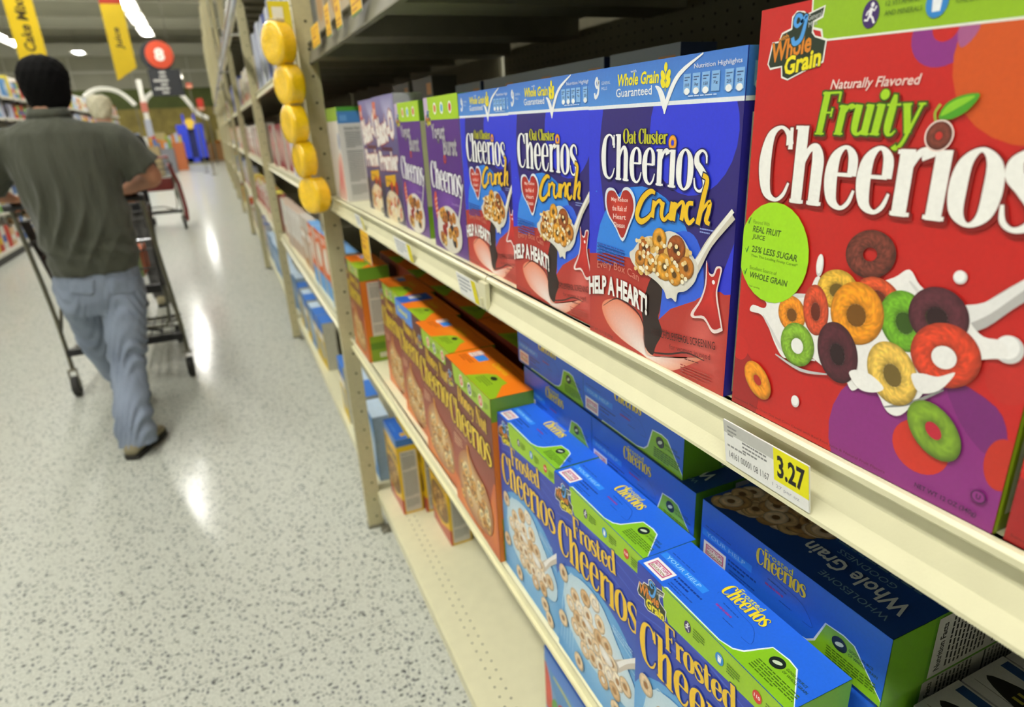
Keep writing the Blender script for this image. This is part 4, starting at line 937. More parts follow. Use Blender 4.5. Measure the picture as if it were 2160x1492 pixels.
# lower shelf
hn = honey_box(); put(hn, .3135, .9425, ZL, -.012, 'orange topped honey nut cereal box next to the blue frosted boxes', 'honey nut boxes in the front row')
put(copy_tree(hn), .324, 1.171, ZL, 0, 'orange topped honey nut cereal box, second from the blue ones', 'honey nut boxes in the front row')
hb = honey_box(blue=True); put(hb, .336, 1.398, ZL, 0, 'honey nut cereal box with a blue top corner', 'honey nut boxes in the front row')
put(copy_tree(hn), .348, 1.625, ZL, .01, 'honey nut cereal box left of the blue cornered one', 'honey nut boxes in the front row')
put(copy_tree(hn), .3235, 2.02, ZL, 0, 'honey nut box standing apart by the tan post, side panel showing', 'honey nut boxes in the front row')
hk = honey_box(back=True); first = True
for r, x in enumerate((.445, .545, .645)):
    for k in range(5):
        y = 2.03-k*.229-r*.03
        if y < .95: continue
        o = hk if first else copy_tree(hk); first = False
        put(o, x, y, ZL-.0002, 0, 'honey nut box in the shaded %s row, %s from the tan post' % (('second', 'third', 'back')[r], ('first', 'second', 'third', 'fourth', 'fifth')[k]), 'honey nut boxes in the shaded rows')
fb = frosted_box(); put(fb, .3216, .7305, ZL, 0, 'blue frosted cereal box next to the honey nut box', 'frosted boxes standing in front')
put(copy_tree(fb), .318, .5345, ZL, 0, 'blue frosted cereal box, middle one of the three in front', 'frosted boxes standing in front')
put(copy_tree(fb), .311, .3405, ZL, 0, 'blue frosted cereal box nearest the camera, front cut off below', 'frosted boxes standing in front')
ly = frosted_box(208, 292, 66, True); D = .0665; first = True
for c, (yc, n) in enumerate(((.757, 6), (.548, 6), (.329, 5))):
    for k in range(n):
        o = ly if first else copy_tree(ly); first = False
        dy = (.022 if (k == 5 and c < 2) else 0)+(.004 if k % 2 else 0)
        zz = ZL+k*D
        o.rotation_euler = (0, -PI/2, 0)
        tag(o, 'blue frosted box lying flat in the %s stack, %s' % (('left', 'middle', 'right')[c], ('at the bottom', 'second from bottom', 'third from bottom', 'fourth from bottom', 'fifth from bottom', 'on top')[k]), 'cereal box', 'frosted boxes lying flat in stacks')
        o.location = (.386+.292+(.003 if k % 2 else 0), yc+dy, zz)
sn = snack_box()
for k, x in enumerate((.424, .4805, .537, .5935)):
    o = sn if k == 0 else copy_tree(sn); put(o, x, .122-.001*k, ZL, 0, 'white snack carton with black oval on top, %s from the aisle' % ('first', 'second', 'third', 'fourth')[k], 'white snack cartons in shade', cat='carton')
# bottom deck
yb = yellow_box()
for k, (x, y, lb) in enumerate(((.386, 2.085, 'next to the foot of the tan post'), (.466, 2.06, 'half hidden behind the one by the post'), (.481, 1.83, 'standing alone under the honey nut boxes'))):
    o = yb if k == 0 else copy_tree(yb); put(o, x, y, .1606, 0, 'yellow cereal box with grey side panel ' + lb, 'yellow boxes on the bottom deck')
put(berry_kids_box(), .447, .862, .1606, 0, 'bright blue cereal box with strawberries low on the bottom deck', 'berry boxes on the bottom deck')

# ------------------------------------------------------------------ price labels
def label_tag(name, y0, y1, z0, z1, x, draw, label, cat='price label', tilt=.0):
    W, H = (y1-y0)*1000, (z1-z0)*1000
    t = empty(name, (x, y1, z0)); t.rotation_euler = (0, tilt, 0)
    b = MB(); b.box(-.0004, -(y1-y0), 0, .0004, 0, z1-z0, 'f2f2ee'); b.build('card', 'paper', t)
    a = Art(W, H, (-.0004, 0, 0), (0, -1, 0), (0, 0, 1)); draw(a, W, H); a.build('print', 'paper', t)
    return tag(t, label, cat)
def d327(a, W, H):
    a.rect(0, 0, W, H, 'f4f4f2'); a.rect(0, H*.72, W*.62, H, 'c9c9c4')
    a.rect(W*.62, H*.28, W, H, 'f6f000'); a.text('3.27', W*.66, H*.38, W*.30, H*.5, '111111', bold=.03)
    a.small(W*.05, H*.86, W*.12, 3, H*.09, '8a8a8a', seed=1); a.small(W*.24, H*.66, W*.3, 3, H*.09, '8a8a8a', seed=2); a.small(W*.04, H*.42, W*.4, 1, H*.1, '9a9a9a', seed=3)
    a.text('14161 00001 08 1167', W*.06, H*.16, W*.5, H*.16, '555555', bold=.0); a.text('1 27 per oz', W*.6, H*.1, W*.3, H*.1, 'a9a9b4')
label_tag('price_label', .249, .327, 1.248, 1.285, .3118, d327, 'white and yellow price label reading 3.27 under the red box', tilt=-.16)
def dw(a, W, H): a.rect(0, 0, W, H, 'f1f1ee'); a.rect(W*.78, 0, W, H, 'e6d816'); a.small(W*.08, H*.8, W*.62, 4, H*.18, '9aa0a8', seed=5)
label_tag('price_label', .842, .925, 1.246, 1.282, .3118, dw, 'white price label with yellow end left of the rail joint', tilt=-.16)
label_tag('price_label', 1.19, 1.32, 1.246, 1.282, .3118, dw, 'white price label with yellow end under the purple boxes', tilt=-.16)
label_tag('price_label', 1.64, 1.74, 1.25, 1.284, .3118, dw, 'small white price label above the hanging yellow tag', tilt=-.16)
def dy(a, W, H):
    a.rect(0, 0, W, H, 'e6b414'); a.small(W*.1, H*.78, W*.8, 2, H*.14, 'c07a12', seed=4); a.small(W*.12, H*.42, W*.76, 1, H*.3, 'b8761a', seed=6); a.small(W*.1, H*.2, W*.8, 2, H*.1, 'b8761a', seed=2); a.rect(0, 0, W, H*.05, '5a7a3a')
label_tag('sale_tag', 1.60, 1.70, 1.165, 1.248, .3085, dy, 'yellow sale tag hanging from the middle shelf edge', 'sale tag')
for k, (ya, yb_, zt) in enumerate(((1.88, 2.02, 1.76), (1.70, 1.77, 1.775), (1.56, 1.63, 1.79), (1.35, 1.45, 1.80))):
    label_tag('sale_tag', ya, yb_, 1.705, zt, .3035, dy, 'orange yellow sale tag on the overhead shelf edge, %s from the tan post' % ('first', 'second', 'third', 'fourth')[k], 'sale tag')
def black_tag(a, W, H): a.rect(0, 0, W, H, '151515')
# ------------------------------------------------------------------ strip of yellow packets by the post
M['yellow_pack'] = mat('yellow_film_packet', 'ffd018', rough=.25, noise=.07, nscale=45, bump=.35, bscale=90, coat=.6)
M['film'] = mat('clear_film', 'f2ead0', rough=.15, noise=.05, trans=.6)
strip = empty('clip_strip', (.24, 2.11, 0)); b = MB(); b.box(.03, .078, 1.18, .038, .080, 1.83); b.build('band', 'film', strip)
b = MB(); b.box(-.03, .026, 1.77, .03, .029, 1.845, 'e8d41c'); b.box(-.02, .0255, 1.79, .01, .0262, 1.83, 'f2f0e0'); b.build('header_card', 'paper', strip); b = MB(); b.tube([(0, .03, 1.83), (0, .05, 1.84), (.043, .07, 1.84)], .002, 6); b.build('hook', 'chrome', strip)
tag(strip, 'clear clip strip with a yellow header card hanging beside the tan post', 'clip strip')
def packet():
    t = empty('snack_packet')
    b = MB(); R = .080; prof = [(.004, -.034), (.045, -.039), (.068, -.038), (.078, -.031), (R, -.02), (R*.985, 0), (R, .02), (.078, .031), (.068, .038), (.045, .039), (.004, .034)]
    b.lathe(prof, (0, 0, 0), 'y', 28); b.build('packet', 'yellow_pack', t, True)
    f = MB(); f.box(-.03, -.02, .074, .03, .02, .085); f.build('seal', 'film', t)
    return t
pk = packet()
for k, (u, v, rz, sc) in enumerate(((588, 92, -1.1, 1.0), (611, 179, -1.2, .98), (622, 262, -1.3, .95), (643, 336, -1.38, .92), (664, 411, -1.1, .97))):
    p = at(u, v, 2.11); o = pk if k == 0 else copy_tree(pk)
    o.location = p; o.rotation_euler = (.0, (.06, -.05, .03, -.04, .05)[k], rz); o.scale = (sc*.72, sc*.70, sc*.74)
    tag(o, 'round yellow foil packet on the strip by the tan post, %s from the top' % ('first', 'second', 'third', 'fourth', 'fifth')[k], 'packet', 'yellow packets hanging on the strip')

# ------------------------------------------------------------------ goods of the far bays
def simple_goods(W, H, D, cols, style, seed):
    """far carton: body plus printed front"""
    t = empty('grocery_box'); c0, c1, c2 = cols; carton(W, H, D, {'all': c0, '+z': c1, '-y': c2}, t, m='far_card')
    rnd = random.Random(seed); a = a_front(W, H, D)
    if style == 0: a.rect(0, H*.76, W, H, c1); a.ell(W*.5, H*.36, W*.36, H*.2, c2); a.rect(W*.1, H*.58, W*.9, H*.72, 'f2efe6')
    elif style == 1: a.rect(W*.15, 0, W*.4, H, c1); a.rect(W*.62, 0, W*.8, H, c2)
    elif style == 2: a.rect(0, 0, W, H*.3, c1); a.ell(W*.5, H*.6, W*.34, H*.2, c2); a.small(W*.1, H*.9, W*.8, 2, H*.05, 'f2efe6', seed=seed)
    else: a.gblob([(0, H*.5), (W*.5, H*.9), (W, H*.6), (W*.6, H*.1)], c1, c2)
    a.build('front_panel', 'far_card', t); return t
KINDS = {
 'bluewhite': simple_goods(150, 330, 60, ('e4e6ea', '3b4f9c', 'c8cdd8'), 1, 1), 'lilac': simple_goods(160, 320, 60, ('b9bcd4', 'eceef2', '5a66a8'), 1, 2),
 'red': simple_goods(190, 250, 60, ('b8322c', 'e4dcd0', 'd8cfc0'), 0, 3), 'white': simple_goods(180, 260, 70, ('e2ddd4', 'c8b09a', 'd8d2c8'), 2, 4),
 'orange': simple_goods(190, 285, 60, ('d8672a', '6fa4d8', 'e0dccb'), 2, 5), 'brown': simple_goods(220, 270, 130, ('b98a5c', 'cfc6b8', 'd4cec0'), 0, 6),
 'yellowblue': simple_goods(190, 290, 70, ('dcbc2c', '3f7ad0', 'b9b7a4'), 0, 7), 'blue': simple_goods(185, 280, 65, ('5f90c8', 'c8dcec', '9cb4cc'), 3, 8),
 'redyellow': simple_goods(200, 270, 70, ('b04a44', 'd8c83a', 'c87a70'), 0, 9), 'green': simple_goods(150, 90, 50, ('52a42c', '7cc43c', '3f8a24'), 2, 10),
 'darkred': simple_goods(170, 240, 60, ('8c1f26', 'c8322c', 'c8bdb0'), 3, 11), 'cream': simple_goods(180, 240, 60, ('d8cfb4', 'b8582c', 'cfc8b0'), 2, 12),
}
used = {}
def goods(kind, x, y, z, group, label, rz=0.0, sc=1.0, side=1):
    o = KINDS[kind] if kind not in used else copy_tree(KINDS[kind]); used[kind] = 1
    o.location = (x, y, z); o.rotation_euler = (0, 0, rz if side > 0 else PI+rz); o.scale = (1, 1, sc); tag(o, label, 'grocery box', group)
KW = {'bluewhite': .15, 'lilac': .16, 'red': .19, 'white': .18, 'orange': .19, 'brown': .22, 'yellowblue': .19, 'blue': .185, 'redyellow': .2, 'green': .15, 'darkred': .17, 'cream': .18}
CN = {'bluewhite': 'white box with dark blue stripes', 'lilac': 'lilac box with white stripe', 'red': 'red box with pale top', 'white': 'off-white box', 'orange': 'orange cereal box with blue top', 'brown': 'deep tan carton', 'yellowblue': 'yellow cereal box with blue top', 'blue': 'pale blue cereal box', 'redyellow': 'red box with yellow top', 'green': 'small green packet', 'darkred': 'dark red box', 'cream': 'cream box with rust band'}
plan = {
 (1, 'top'): ['bluewhite', 'lilac'], (1, 'high'): ['bluewhite', 'bluewhite', 'lilac', 'bluewhite'], (1, 'mid'): ['cream', 'red', 'white', 'orange', 'red', 'lilac', 'darkred'], (1, 'low'): ['orange', 'orange', 'orange', 'orange', 'orange', 'brown', 'brown', 'white'], (1, 'deck'): ['blue', 'yellowblue', 'blue', 'yellowblue', 'yellowblue'],
 (2, 'high'): ['cream', 'red', 'white'], (2, 'mid'): ['white', 'white', 'red', 'darkred'], (2, 'low'): ['redyellow', 'redyellow', 'red'], (2, 'deck'): ['blue', 'blue', 'blue'], (2, 'top'): ['cream', 'white'],
}
rg = random.Random(21)
LN = {'deck': 'bottom deck', 'low': 'lower shelf', 'mid': 'middle shelf', 'high': 'upper shelf', 'top': 'top shelf'}
NN = ['first', 'second', 'third', 'fourth', 'fifth', 'sixth', 'seventh', 'eighth', 'ninth', 'tenth', 'eleventh', 'twelfth', 'thirteenth', 'fourteenth', 'fifteenth', 'sixteenth', 'seventeenth', 'eighteenth', 'nineteenth', 'twentieth']
SHORT = dict(CN)
ng = 0; rest = MB()
for i in range(1, 9):
    for lv in ('mid', 'low', 'deck', 'high', 'top'):
        seq = plan.get((i, lv)) or [rg.choice(['red', 'white', 'blue', 'cream', 'darkred', 'orange', 'bluewhite', 'redyellow', 'lilac']) for _ in range(5)]
        y = PY[i]+.06; k = 0; z = LV[lv]+.0004
        while True:
            kd = seq[min(k, len(seq)-1)] if (i == 1 and lv in ('mid', 'low')) else seq[(k*7//5) % len(seq)]
            w = KW[kd]+.008
            if i == 1 and lv == 'deck' and 4 <= k <= 6: y += w; k += 1; continue
            if y+w > PY[i+1]-.01: break
            x = SX+.012+rg.uniform(0, .02)+(.02 if lv == 'deck' else 0)
            if ng < 235:
                goods(kd, x, y+w/2, z, 'grocery boxes on the far right hand shelves', '%s, %s, bay %d beyond packets, %s along' % (CN[kd], LN[lv], i, NN[min(k, 19)]), rg.uniform(-.03, .03))
                ng += 1
            else:
                c = rg.choice(['b8322c', 'e4e6ea', '5f90c8', 'd8cfb4', '8c1f26', 'd8672a', 'b9bcd4', 'd8c83a']); h = rg.uniform(.2, .32)
                rest.box(x, y+.006, z, x+.06, y+w-.006, z+h, c); rest.box(x-.0006, y+.006, z+h*.7, x, y+w-.006, z+h, shade(c, .7)); rest.box(x-.0006, y+.03, z+h*.2, x, y+w-.03, z+h*.45, 'e4dcd0')
            y += w*(1.0 if i < 4 else 1.15); k += 1
tag(rest.build('grocery_boxes', 'far_card'), 'rows of small coloured grocery boxes on the farthest right hand shelves', 'grocery boxes', kind='stuff')
# ------------------------------------------------------------------ people
def ringpts(c, ax, ay, n=20, sq=2.0):
    out = []
    for k in range(n):
        a = 2*PI*k/n; ca, sa = math.cos(a), math.sin(a); e = 2.0/sq
        out.append(c+ax*(abs(ca)**e*(1 if ca >= 0 else -1))+ay*(abs(sa)**e*(1 if sa >= 0 else -1)))
    return out
def limb(mb, pts, n=14):
    """pts: (Vector, radius) joined by a tapering tube with round ends"""
    P = [Vector(p) for p, r in pts]; R = [r for p, r in pts]
    Q = catmull([(*p, r) for p, r in zip(P, R)], 5)
    mb.tube([q[:3] for q in Q], [q[3] for q in Q], n)
    for i in (0, -1): sphere(mb, P[i], (R[i]*.98,)*3, 12, 8)
def sphere(mb, c, r, n=16, m=10, rot=None):
    rs = []
    for i in range(1, m):
        a = PI*i/m
        rs.append([Vector(c)+Vector((r[0]*math.sin(a)*math.cos(2*PI*k/n), r[1]*math.sin(a)*math.sin(2*PI*k/n), -r[2]*math.cos(a))) for k in range(n)])
    mb.rings(rs)
def fuse(mb, name, material, voxel, parent, smooth=4, wr=None, off=Vector()):
    me = bpy.data.meshes.new(name); me.from_pydata([tuple(Vector(v)-off) for v in mb.v], [], mb.f)
    o = bpy.data.objects.new(name, me); COL.objects.link(o)
    md = o.modifiers.new('r', 'REMESH'); md.mode = 'VOXEL'; md.voxel_size = voxel
    sm = o.modifiers.new('s', 'SMOOTH'); sm.iterations = smooth; sm.factor = .5
    dg = bpy.context.evaluated_depsgraph_get(); m2 = bpy.data.meshes.new_from_object(o.evaluated_get(dg))
    bpy.data.objects.remove(o); m2.name = name
    if wr:
        for v, nn in [(v, v.normal.copy()) for v in m2.vertices]: v.co += nn*wr(v.co+off)
    for p in m2.polygons: p.use_smooth = True
    m2.materials.clear(); m2.materials.append(material)
    o = bpy.data.objects.new(name, m2); COL.objects.link(o); o.parent = parent; return o
V = Vector
M['skin'] = mat('skin_tone', 'b98263', rough=.55, noise=.06, nscale=30, bump=.05, sss=.1)
M['skin2'] = mat('skin_tone_pale', 'd0a088', rough=.55, noise=.06, nscale=30, sss=.1)
M['hair_black'] = mat('black_hair', '060505', rough=.8, spec=.15, noise=.3, nscale=60, bump=.4, bscale=140, stretch=(1, 1, .3))
M['hair_white'] = mat('white_hair', 'ddd6b8', rough=.7, noise=.12, nscale=50, bump=.6, bscale=90)
M['shirt'] = mat('grey_green_knit', '4a4c40', rough=.95, noise=.08, nscale=30, bump=.9, bscale=13, bdist=.03, stretch=(1, 1, .22), sheen=.15)
M['jeans'] = mat('washed_denim', '8792a4', rough=.9, noise=.13, nscale=9, bump=.7, bscale=16, bdist=.02, stretch=(1, 1, .6))
M['black_cloth'] = mat('black_cloth', '17181a', rough=.9, noise=.15)
M['grey_cloth'] = mat('grey_trousers', '4c4a48', rough=.9, noise=.12)
M['shoe'] = mat('tan_leather', '9b9274', rough=.7, noise=.15)
M['sole'] = mat('dark_sole', '2c2a26', rough=.8, noise=.15)

def hand(mb, wrist, knuck, bar_y, bar_z, side, s=1.0):
    """closed grip over a bar running along x; side=+1 thumb towards +x"""
    w = V(wrist); k = V(knuck)
    dirv = (k-w)
    rs = []
    for f, a, b in ((0, .026, .020), (.25, .030, .019), (.55, .038, .017), (.85, .043, .016), (1.0, .041, .013)):
        rs.append(ringpts(w+dirv*f, V((a*s, 0, 0)), V((0, .3*b, b)).normalized()*b*s, 16, 2.4))
    mb.rings(rs)
    for i, (dx, ln) in enumerate(((-.032, .82), (-.011, .97), (.011, 1.0), (.032, .92))):
        x = k.x-side*dx*s
        p = [V((x, k.y-.006, k.z)), V((x, bar_y+.008, bar_z+.031)), V((x, bar_y+.012+.024*ln, bar_z+.020)), V((x, bar_y+.010+.026*ln, bar_z-.006)), V((x, bar_y+.006+.008*ln, bar_z-.026))]
        mb.tube(catmull([tuple(q) for q in p], 3), [.0098, .0098, .0098, .0096, .0095, .0094, .0093, .0092, .009, .0088, .0085, .008, .0068][:13], 8)
    b0 = w+dirv*.35
    p = [b0+V((side*.028, 0, -.006)), b0+V((side*.046, .018, -.022)), V((k.x+side*.046, bar_y-.004, bar_z-.026)), V((k.x+side*.030, bar_y+.016, bar_z-.028))]
    mb.tube(catmull([tuple(q) for q in p], 3), [.013, .013, .0125, .012, .0115, .011, .0105, .010, .0095, .008][:10], 8)

def head(mb, c, s=1.0, tilt=0):
    rs = []
    prof = [(-.118, .030, .034, .040), (-.108, .044, .050, .034), (-.085, .058, .066, .022), (-.055, .068, .080, .008), (-.02, .074, .090, .0), (.015, .077, .096, -.004), (.05, .076, .095, -.006), (.085, .064, .080, -.006), (.108, .042, .054, -.006), (.118, .015, .02, -.006)]
    for z, rx, ry, dy in prof: rs.append(ringpts(c+V((0, dy, z))*s, V((rx*s, 0, 0)), V((0, ry*s, 0)), 20))
    mb.rings(rs)
    for sx in (-1, 1):
        sphere(mb, c+V((sx*.080, -.008, -.018))*s, (.012*s, .020*s, .032*s), 12, 8)
        sphere(mb, c+V((sx*.032, .082, .012))*s, (.014*s, .012*s, .012*s), 10, 8)
        sphere(mb, c+V((sx*.034, .066, -.035))*s, (.024*s, .022*s, .020*s), 10, 8)
    mb.tube([c+V((0, .088, .012))*s, c+V((0, .102, -.012))*s, c+V((0, .112, -.032))*s], [.008*s, .010*s, .013*s], 8)
    sphere(mb, c+V((0, .104, -.034))*s, (.019*s, .013*s, .011*s), 10, 8)
    sphere(mb, c+V((0, .090, -.060))*s, (.026*s, .010*s, .007*s), 10, 8); sphere(mb, c+V((0, .088, -.071))*s, (.022*s, .010*s, .008*s), 10, 8)
    sphere(mb, c+V((0, .078, -.100))*s, (.026*s, .02*s, .016*s), 10, 8)

def shoe(parent, p, ang, off, lbl=None):
    d = V((math.sin(ang), math.cos(ang), 0)); r = V((d.y, -d.x, 0)); b = MB(); rs = []
    for f, w, h in ((-.10, .030, .055), (-.07, .038, .075), (-.02, .040, .080), (.05, .046, .060), (.12, .050, .046), (.17, .042, .036), (.20, .022, .024)):
        rs.append(ringpts(V((p[0], p[1], .022+h/2))+d*f, r*w, V((0, 0, h/2)), 16, 2.6))
    b.rings([[q-off for q in x] for x in rs]); o = b.build('shoe', 'shoe', parent, True)
    s = MB(); out = [(-.108, .02), (-.10, .034), (-.04, .040), (.03, .042), (.10, .054), (.16, .050), (.20, .030), (.212, .0)]
    L = [V((p[0], p[1], 0))+d*f+r*w for f, w in out]+[V((p[0], p[1], 0))+d*f-r*w for f, w in reversed(out[:-1])]
    s.rings([[q-off+V((0, 0, z)) for q in L] for z in (.001, .024)]); s.build('sole', 'sole', o)

# ---- the man pushing the cart
MO = V((-.66, 3.7, 0)); man = empty('person', MO)
tag(man, 'person seen from behind in a dark grey green shirt and light jeans pushing a cart', 'person')
BZ, BY = 1.19, 4.15
nk = at(101, 236, 3.68); hd = at(99, 184, 3.73)
Rs, Re, Rw = at(236, 292, 3.67), at(322, 372, 3.70), at(288, 404, 4.05)
Ls, Le, Lw = at(16, 306, 3.67), at(-42, 400, 3.72), at(34, 436, 4.05)
Rk = V((-.475, BY-.022, BZ+.034)); Lk = V((-.985, BY-.022, BZ+.034))
Rw = V((-.470, BY-.105, BZ+.055)); Lw = V((-.995, BY-.105, BZ+.055))
pel = at(208, 585, 3.68)
Rh, Rn, Ra = at(258, 600, 3.68), at(270, 760, 3.60), V((-.625, 3.43, .09))
Lh, Ln, La = at(160, 600, 3.70), at(214, 735, 3.95), V((-.705, 4.10, .09))
b = MB(); head(b, hd, 1.02)
limb(b, [(hd+V((0, -.02, -.05)), .060), (nk+V((0, .01, .0)), .062), (nk+V((.01, 0, -.08)), .075)])
mid = [nk+V((.01, 0, -.10)), at(150, 340, 3.68), at(180, 450, 3.68), pel]
b.rings([ringpts(p, V((rx, 0, 0)), V((0, ry, 0)), 18) for p, rx, ry in ((mid[0], .10, .07), (mid[1], .165, .10), (mid[2], .155, .10), (mid[3], .150, .10))])
for s_, e_, w_ in ((Rs, Re, Rw), (Ls, Le, Lw)):
    limb(b, [(s_, .055), (s_*.5+e_*.5, .050), (e_, .042), (e_*.6+w_*.4, .043), (w_, .028)])
    limb(b, [(nk+V((.01, 0, -.12)), .07), (s_, .06)])
hand(b, Rw, Rk, BY, BZ, -1); hand(b, Lw, Lk, BY, BZ, 1)
for h_, n_, a_ in ((Rh, Rn, Ra), (Lh, Ln, La)): limb(b, [(h_, .080), (h_*.5+n_*.5, .068), (n_, .05), (n_*.55+a_*.45, .05), (a_, .034)])
fuse(b, 'body', M['skin'], .0065, man, 3, off=MO)
h = MB(); rs = []
for z, rx, ry, dy in ((-.100, .050, .036, -.052), (-.075, .074, .056, -.040), (-.048, .084, .078, -.026), (-.02, .090, .080, -.034), (.02, .096, .088, -.032), (.06, .096, .100, -.016), (.095, .080, .090, -.008), (.118, .052, .062, -.006), (.130, .018, .02, -.006)):
    rs.append(ringpts(hd+V((0, dy, z))*1.05, V((rx*1.07, 0, 0)), V((0, ry*1.05, 0)), 20))
h.rings(rs); sphere(h, hd+V((0, .060, .092)), (.050, .034, .024), 14, 8)
fuse(h, 'hair', M['hair_black'], .008, man, 3, wr=lambda p: .0022*math.sin(p.x*190+p.z*60)*math.sin(p.z*150), off=MO)
for sx in (-1, 1):
    e = MB(); sphere(e, hd-MO+V((sx*.032, .0945, .012)), (.009, .004, .005), 10, 8); e.build('eye', 'hair_black', man, True)
T = MB()
def px_ring(u, v, y, rx, ry, sq=2.3, tilt=0): return ringpts(at(u, v, y), V((rx, 0, -rx*tilt)), V((0, ry, 0)), 26, sq)
T.rings([px_ring(101, 243, 3.675, .066, .062), px_ring(105, 252, 3.67, .098, .078), px_ring(112, 263, 3.665, .160, .095), px_ring(118, 280, 3.66, .214, .112), px_ring(128, 315, 3.66, .232, .128), px_ring(142, 360, 3.66, .220, .140), px_ring(160, 420, 3.66, .205, .146), px_ring(178, 470, 3.66, .204, .150), px_ring(192, 515, 3.665, .200, .150), px_ring(201, 550, 3.67, .194, .146), px_ring(205, 572, 3.675, .186, .140)])
T.rings([ringpts(nk+V((0, .0, .012)), V((.072, 0, 0)), V((0, .068, 0)), 20), ringpts(nk+V((.002, 0, -.035)), V((.080, 0, 0)), V((0, .076, 0)), 20)])
for s_, e_, c_ in ((Rs, Re, .80), (Ls, Le, .92)):
    a = e_-s_; cuff = s_+a*c_
    limb(T, [(s_+V((-.05 if s_ is Rs else .05, 0, -.01)), .085), (s_+a*.1, .090), (s_+a*.5, .088)])
    q = a.normalized(); sd = q.cross(V((0, 1, 0))).normalized(); fr = sd.cross(q)
    T.rings([ringpts(s_+a*.3, sd*.084, fr*.084, 18), ringpts(s_+a*.6, sd*.088, fr*.084, 18), ringpts(cuff, sd*.094, fr*.086, 18)])
def fold(q): return (1-abs(q))**1.6*1.5-.45
def shirt_wr(p):
    x, z = p.x, p.z
    k = max(0, min(1, (1.52-z)/.3)); f = .021*k*fold(math.sin((x+.35*(1.4-z)*(.6-0.9*(z-1.1)))*37+math.sin(z*9)*1.2))*(.55+.45*math.sin(x*17+z*6))
    f *= max(.25, min(1, (z-.90)/.16)); g = .008*max(0, min(1, (1.12-z)/.1))*max(0, min(1, (z-.92)/.08))*math.sin((z+.5*x)*62)
    return f+g+.002*math.sin(x*40+z*33)
fuse(T, 'shirt', M['shirt'], .010, man, 5, wr=shirt_wr, off=MO)
# collar fold
c = MB(); n = 26
A = [nk+V((.077*math.cos(2*PI*k/n), .072*math.sin(2*PI*k/n), .020+.008*math.sin(2*PI*k/n))) for k in range(n)]; B2 = [nk+V((.092*math.cos(2*PI*k/n), .086*math.sin(2*PI*k/n), -.028)) for k in range(n)]
C2 = [nk+V((.085*math.cos(2*PI*k/n), .080*math.sin(2*PI*k/n), -.028)) for k in range(n)]; D2 = [nk+V((.071*math.cos(2*PI*k/n), .066*math.sin(2*PI*k/n), .018+.008*math.sin(2*PI*k/n))) for k in range(n)]
c.rings([[q-MO for q in r] for r in (A, B2, C2, D2)], closed=True); c.build('collar', 'shirt', man, True)
J = MB()
J.rings([px_ring(204, 556, 3.68, .178, .128), px_ring(208, 590, 3.68, .184, .134), px_ring(210, 625, 3.68, .178, .130), px_ring(212, 655, 3.69, .150, .115)])
for P in ([(Rh+V((.0, 0, 0)), .102), (Rh*.5+Rn*.5, .098), (Rn, .082), (Rn*.5+Ra*.5+V((0, .0, .02)), .082), (Ra+V((0, .012, .08)), .086), (Ra+V((0, -.01, -.045)), .092)], [(Lh, .102), (Lh*.5+Ln*.5, .095), (Ln, .080), (Ln*.5+La*.5, .078), (La+V((0, 0, .04)), .082), (La+V((0, 0, -.01)), .084)]):
    Q = catmull([(*p, r) for p, r in P], 5); J.tube([q[:3] for q in Q], [q[3] for q in Q], 18); sphere(J, P[0][0], (.10, .10, .10), 14, 8)
def jean_wr(p):
    x, z = p.x, p.z; k = max(0, 1-abs(z-.48)/.12)*.010+max(0, 1-abs(z-.16)/.12)*.010+max(0, 1-abs(z-.74)/.10)*.005+.0015
    return k*math.sin((z+.28*math.sin(x*14))*78+x*9)
fuse(J, 'jeans', M['jeans'], .010, man, 4, wr=jean_wr, off=MO)
# back pockets and centre seam
from mathutils.bvhtree import BVHTree
jo = [o for o in COL.objects if o.parent is man and o.name.startswith('jeans')][0]
bv = BVHTree.FromPolygons([v.co+MO for v in jo.data.vertices], [tuple(p.vertices) for p in jo.data.polygons])
for u0, u1 in ((232, 292), (146, 200)):
    g = []; NU, NV = 8, 7
    for j in range(NV):
        for i in range(NU):
            v = 588+(622-588)*j/(NV-1)-(4 if j == NV-1 and i in (0, NU-1) else 0); u = u0+(u1-u0)*i/(NU-1)
            p = at(u, v, 3.55); h_ = bv.ray_cast(V((p.x, 3.0, p.z)), V((0, 1, 0)))[0]
            g.append((h_ if h_ else p)-MO+V((0, -.004, 0)))
    pk_ = MB(); cc = (1, 1, 1, 1); pk_.v = [tuple(q) for q in g]+[tuple(q+V((0, .012, 0))) for q in g]; pk_.c = [cc]*len(pk_.v); N0 = NU*NV
    for j in range(NV-1):
        for i in range(NU-1): a_ = j*NU+i; pk_.f.append((a_, a_+NU, a_+NU+1, a_+1))
    rim = [i for i in range(NU)]+[j*NU+NU-1 for j in range(1, NV)]+[(NV-1)*NU+i for i in range(NU-2, -1, -1)]+[j*NU for j in range(NV-2, 0, -1)]
    for a_, b_ in zip(rim, rim[1:]+rim[:1]): pk_.f.append((a_, b_, b_+N0, a_+N0))
    pk_.build('pocket', 'jeans', man, True)
shoe(man, (Ra.x+.005, Ra.y+.0), .38, MO); shoe(man, (La.x, La.y), .1, MO)

